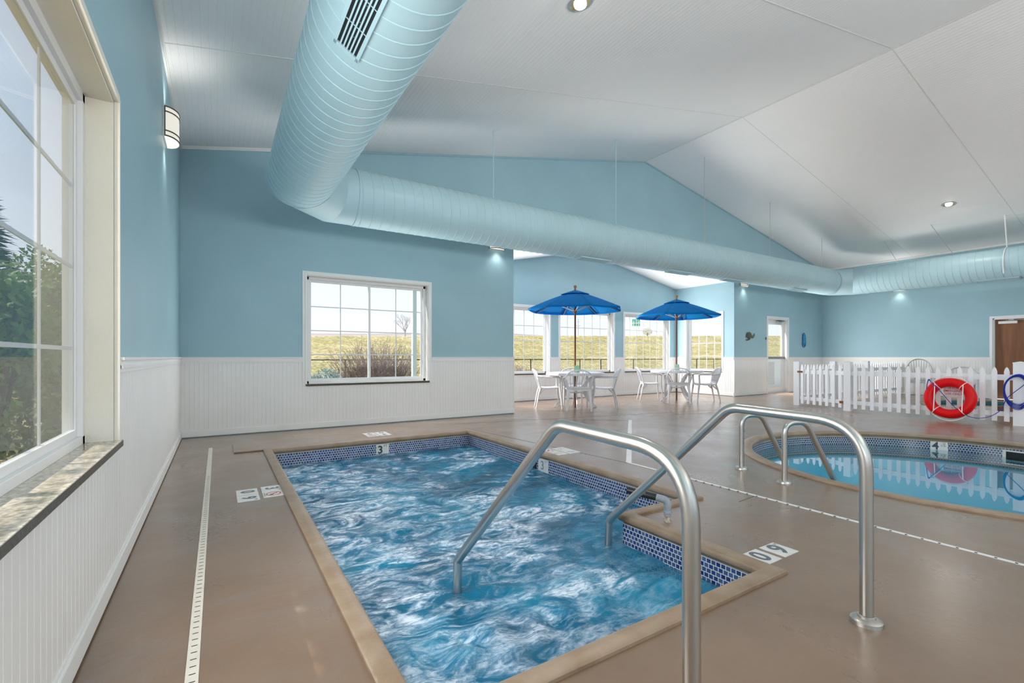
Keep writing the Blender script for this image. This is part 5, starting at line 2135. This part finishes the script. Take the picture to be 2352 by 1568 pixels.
bare_shrub('bare_shrub', 'bare pinkish-brown twiggy shrub outside the back window', (at_u(868, 9.6), 9.6, -0.12), 330, 1.75, 1.0, 3, thick=0.0075)
bare_shrub('bare_shrub', 'bare brown shrub outside the leftmost alcove window', (at_u(1192, 11.3), 11.3, -0.12), 160, 1.15, 0.8, 5, thick=0.0075)
# distant bare tree
TREEM = mat('grey_branches', (0.50, 0.46, 0.49), rough=0.9)


def branchy(m, p, d, L, r, depth, rnd):
    e2 = p + d * L
    m.tube([p, p.lerp(e2, 0.5) + Vector((rnd.uniform(-1, 1), rnd.uniform(-1, 1), 0)) * L * 0.06, e2], [r, r * 0.8, r * 0.6], 5, caps=False)
    if depth == 0: return
    for k in range(rnd.choice((2, 3, 3))):
        nd = (d + Vector((rnd.uniform(-1, 1), rnd.uniform(-1, 1), rnd.uniform(-0.2, 0.7))) * 0.7).normalized()
        branchy(m, e2, nd, L * rnd.uniform(0.55, 0.8), r * 0.58, depth - 1, rnd)


rnd = random.Random(11)
tx = at_u(930, 39)
tree = thing('bare_tree', 'leafless tree on the horizon seen through the back window', 'tree', (tx, 39, ground_z(tx, 39)))
m = M(); m.tube([(tx, 39, ground_z(tx, 39) - 0.1), (tx, 39, 3.1)], [0.09, 0.07], 7)
m.build('trunk', TREEM, tree, smooth=60)
m = M()
for k in range(7):
    branchy(m, Vector((tx, 39, 3.0 + 0.06 * k)), Vector((rnd.uniform(-0.9, 0.9), rnd.uniform(-0.9, 0.9), 1)).normalized(), 0.62, 0.040, 4, rnd)
m.build('branches', TREEM, tree)

# leaf clumps
def leaf_cloud(m, c, rad, n, size, rnd, shell=0.55):
    c = Vector(c)
    for i in range(n):
        while True:
            q = Vector((rnd.uniform(-1, 1), rnd.uniform(-1, 1), rnd.uniform(-1, 1)))
            if shell < q.length < 1: break
        p = c + Vector((q.x * rad[0], q.y * rad[1], q.z * rad[2]))
        a = Vector((rnd.uniform(-1, 1), rnd.uniform(-1, 1), rnd.uniform(-1, 1))).normalized() * size * rnd.uniform(0.6, 1.3)
        b = a.orthogonal().normalized() * size * 0.45
        m.add([p - a, p + b, p + a, p - b], [(0, 1, 2, 3)])


SILV = mat('silvery_leaves', (0.34, 0.42, 0.40), rough=0.7, var=0.25, vscale=9, trans=0.2)
LEAF = mat('green_leaves', (0.10, 0.17, 0.035), rough=0.6, color2=(0.22, 0.27, 0.06), vscale=5, trans=0.35)
CONI = mat('dark_conifer', (0.015, 0.04, 0.018), rough=0.7, color2=(0.04, 0.08, 0.035), vscale=4, trans=0.15)
YELL = mat('yellow_leaves', (0.55, 0.48, 0.14), rough=0.8, var=0.2, vscale=2, trans=0.3)
BARK = mat('bark', (0.07, 0.05, 0.035), rough=0.9)
rnd = random.Random(4)
sx_ = at_u(732, 8.9)
sh = thing('silver_shrub', 'low silvery-green shrub at the lower left of the back window', 'shrub', (sx_, 8.9, -0.12))
m = M()
for k in range(5):
    leaf_cloud(m, (sx_ + rnd.uniform(-0.28, 0.28), 8.9 + rnd.uniform(-0.2, 0.2), 0.50 + rnd.uniform(-0.10, 0.16)), (0.26, 0.24, 0.24), 700, 0.032, rnd, 0.3)
m.build('foliage', SILV, sh)
m = M()
for k in range(8):
    m.tube([(sx_, 8.9, -0.13), (sx_ + rnd.uniform(-0.25, 0.25), 8.9 + rnd.uniform(-0.2, 0.2), 0.4)], 0.008, 4)
m.build('stem', BARK, sh)

def conifer(label, x, y, h, r, n, seed, z0=-0.12, lo=0.06):
    rnd = random.Random(seed)
    t = thing('conifer_tree', label, 'tree', (x, y, z0))
    M().tube([(x, y, z0 - 0.05), (x, y, z0 + h * 0.95)], [0.13, 0.02], 8).build('trunk', BARK, t, smooth=60)
    m = M()
    for i in range(n):
        s = rnd.random() ** 0.75
        hh = lo + (1 - lo) * s
        rr = r * (1 - hh) ** 0.85 * rnd.uniform(0.45, 1.05)
        a = rnd.uniform(0, 2 * PI)
        p = Vector((x + math.cos(a) * rr, y + math.sin(a) * rr, z0 + h * hh))
        d = Vector((math.cos(a), math.sin(a), rnd.uniform(-0.5, 0.3))).normalized() * rnd.uniform(0.12, 0.26)
        w = Vector((-math.sin(a), math.cos(a), rnd.uniform(-0.4, 0.4))) * rnd.uniform(0.03, 0.06)
        m.add([p - d * 0.5, p + w, p + d, p - w], [(0, 1, 2, 3)])
    m.build('foliage', CONI, t)
    return t


conifer('tall dark conifer at the far left of the near window', -4.35, 13.6, 5.6, 1.5, 6000, 21)


def leafy_bush(label, x, y, h, r, seed, n=2600):
    rnd = random.Random(seed)
    t = thing('leafy_bush', label, 'bush', (x, y, -0.12))
    m = M()
    for k in range(9):
        a = rnd.uniform(0, 2 * PI)
        q = Vector((x + math.cos(a) * rnd.uniform(0, r * 0.6), y + math.sin(a) * rnd.uniform(0, r * 0.6), h * (0.14 + 0.62 * k / 8)))
        leaf_cloud(m, q, (r * 0.55, r * 0.55, h * 0.26), n // 9, 0.055, rnd, 0.3)
    m.build('foliage', LEAF, t)
    m = M()
    for k in range(6):
        m.tube([(x, y, -0.15), (x + rnd.uniform(-r, r) * 0.4, y + rnd.uniform(-r, r) * 0.4, h * 0.7)], 0.018, 5)
    m.build('stem', BARK, t)
    return t


leafy_bush('green leafy bush close outside the near window, right part of the pane', -2.2, 11.2, 2.9, 0.8, 31, 9000)
leafy_bush('green leafy bush outside the near window in front of the conifer', -3.5, 9.4, 2.5, 1.0, 32, 9000)
leafy_bush('rounded green bush right outside the near window, filling its lower panes', -1.75, 6.0, 2.05, 0.75, 33, 9000)
leafy_bush('yellow-green bush behind the rounded bush outside the near window', -1.60, 7.7, 2.3, 0.7, 34, 8000)
# unseen tree added beside the near window; its crown keeps sun off the deck
rnd = random.Random(77)
t = thing('unseen_shade_tree', 'broad unseen leafy tree added left of the near window to block the sun', 'tree', (-3.6, 2.6, -0.12))
M().tube([(-3.6, 2.6, -0.2), (-3.55, 2.7, 1.6), (-3.3, 3.0, 3.2)], [0.14, 0.11, 0.07], 8).build('trunk', BARK, t, smooth=60)
m = M()
for k in range(26):
    q = Vector((rnd.uniform(-4.6, -2.2), rnd.uniform(1.0, 4.6), rnd.uniform(3.7, 5.2)))
    if q.x + q.z < 0.95:
        q.z = 0.95 - q.x
    leaf_cloud(m, q, (0.55, 0.55, 0.45), 380, 0.085, rnd, 0.1)
for k in range(44):
    qx = rnd.uniform(-3.7, -2.3)
    leaf_cloud(m, (qx, 0.4 + 4.6 * (k % 22) / 21, 0.60 - qx), (0.22, 0.40, 0.22), 420, 0.085, rnd, 0.0)
m.build('foliage', LEAF, t)

# white post right outside the back window
xp = at_u(951, 8.15)
m = M(); m.box(xp - 0.038, 8.15 - 0.04, -0.12, xp + 0.038, 8.15 + 0.045, 3.4)
tag(m.build('eaves_post', POSTM, bevel=0.006), 'white square post outside at the right of the back window', 'post')

# air conditioner outside the glazed door
ac = thing('air_conditioner', 'white louvred air conditioning cabinet outside the glazed door', 'air conditioner', (16.9, 9.6, -0.12))
m = M(); m.box(16.2, 9.35, -0.12, 18.7, 10.1, 1.02)
m.build('cabinet', HVAC, ac, bevel=0.01)
m = M()
for k in range(18):
    m.box(16.45, 9.335, 0.06 + k * 0.046, 17.33, 9.352, 0.085 + k * 0.046)
m.build('louver', mat('louver_grey', (0.55, 0.53, 0.48), rough=0.5), ac)
m = M(); m.box(12.6, 7.53, -0.14, 19.2, 10.4, -0.10)
tag(m.build('patio_slab', mat('pale_concrete', (0.55, 0.51, 0.45), rough=0.9, var=0.06, vscale=2)), 'concrete pad outside the glazed door', None, None, 'structure')

# road signs, pole and yellow tree far off
def far(u, v, y):
    x = at_u(u, y)
    dd = fw[0] * x + fw[1] * y
    return Vector((x, y, 1.05 - (v - 820) / FPX * dd)), dd / FPX


c, k = far(1461, 737, 37)
sgn_ = thing('highway_sign', 'green highway sign on posts far off behind the right alcove windows', 'sign', (c.x, c.y, ground_z(c.x, c.y)))
dirr = RW
m = M(); m.obox(c, dirr * 9 * k, FW * 0.03, (0, 0, 4.2 * k)); m.obox(c - Vector((0, 0, 8.5 * k)), dirr * 9 * k, FW * 0.03, (0, 0, 3.0 * k))
m.build('sign_board', mat('sign_green', (0.05, 0.45, 0.30), rough=0.5), sgn_)
for s_ in (-1, 1):
    q = c + dirr * s_ * 6 * k
    M().tube([(q.x, q.y, ground_z(q.x, q.y) - 0.2), (q.x, q.y, c.z)], 1.0 * k, 6).build('sign_post', POSTM, sgn_)
c, k = far(1328, 772, 38)
up_ = thing('utility_pole', 'utility pole with crossarm far off behind the left umbrella', 'pole', (c.x, c.y, ground_z(c.x, c.y)))
M().tube([(c.x, c.y, ground_z(c.x, c.y) - 0.2), (c.x, c.y, c.z + 40 * k)], 0.8 * k, 6).build('pole', TREEM, up_)
m = M(); m.obox((c.x, c.y, c.z + 24 * k), RW * 5 * k, FW * 0.4 * k, (0, 0, 0.5 * k)); m.obox((c.x, c.y, c.z + 33 * k), RW * 3 * k, FW * 0.4 * k, (0, 0, 0.4 * k))
m.build('crossarm', TREEM, up_)
c, k = far(1487, 768, 35)
rnd = random.Random(8)
yt = thing('yellow_tree', 'small yellow-leaved tree far off behind the right alcove windows', 'tree', (c.x, c.y, ground_z(c.x, c.y)))
m = M(); leaf_cloud(m, (c.x, c.y, c.z + 7 * k), (12 * k, 12 * k, 9 * k), 700, 1.1 * k, rnd, 0.1)
m.build('foliage', YELL, yt)
M().tube([(c.x, c.y, ground_z(c.x, c.y) - 0.2), (c.x, c.y, c.z + 4 * k)], 0.8 * k, 6).build('trunk', BARK, yt)
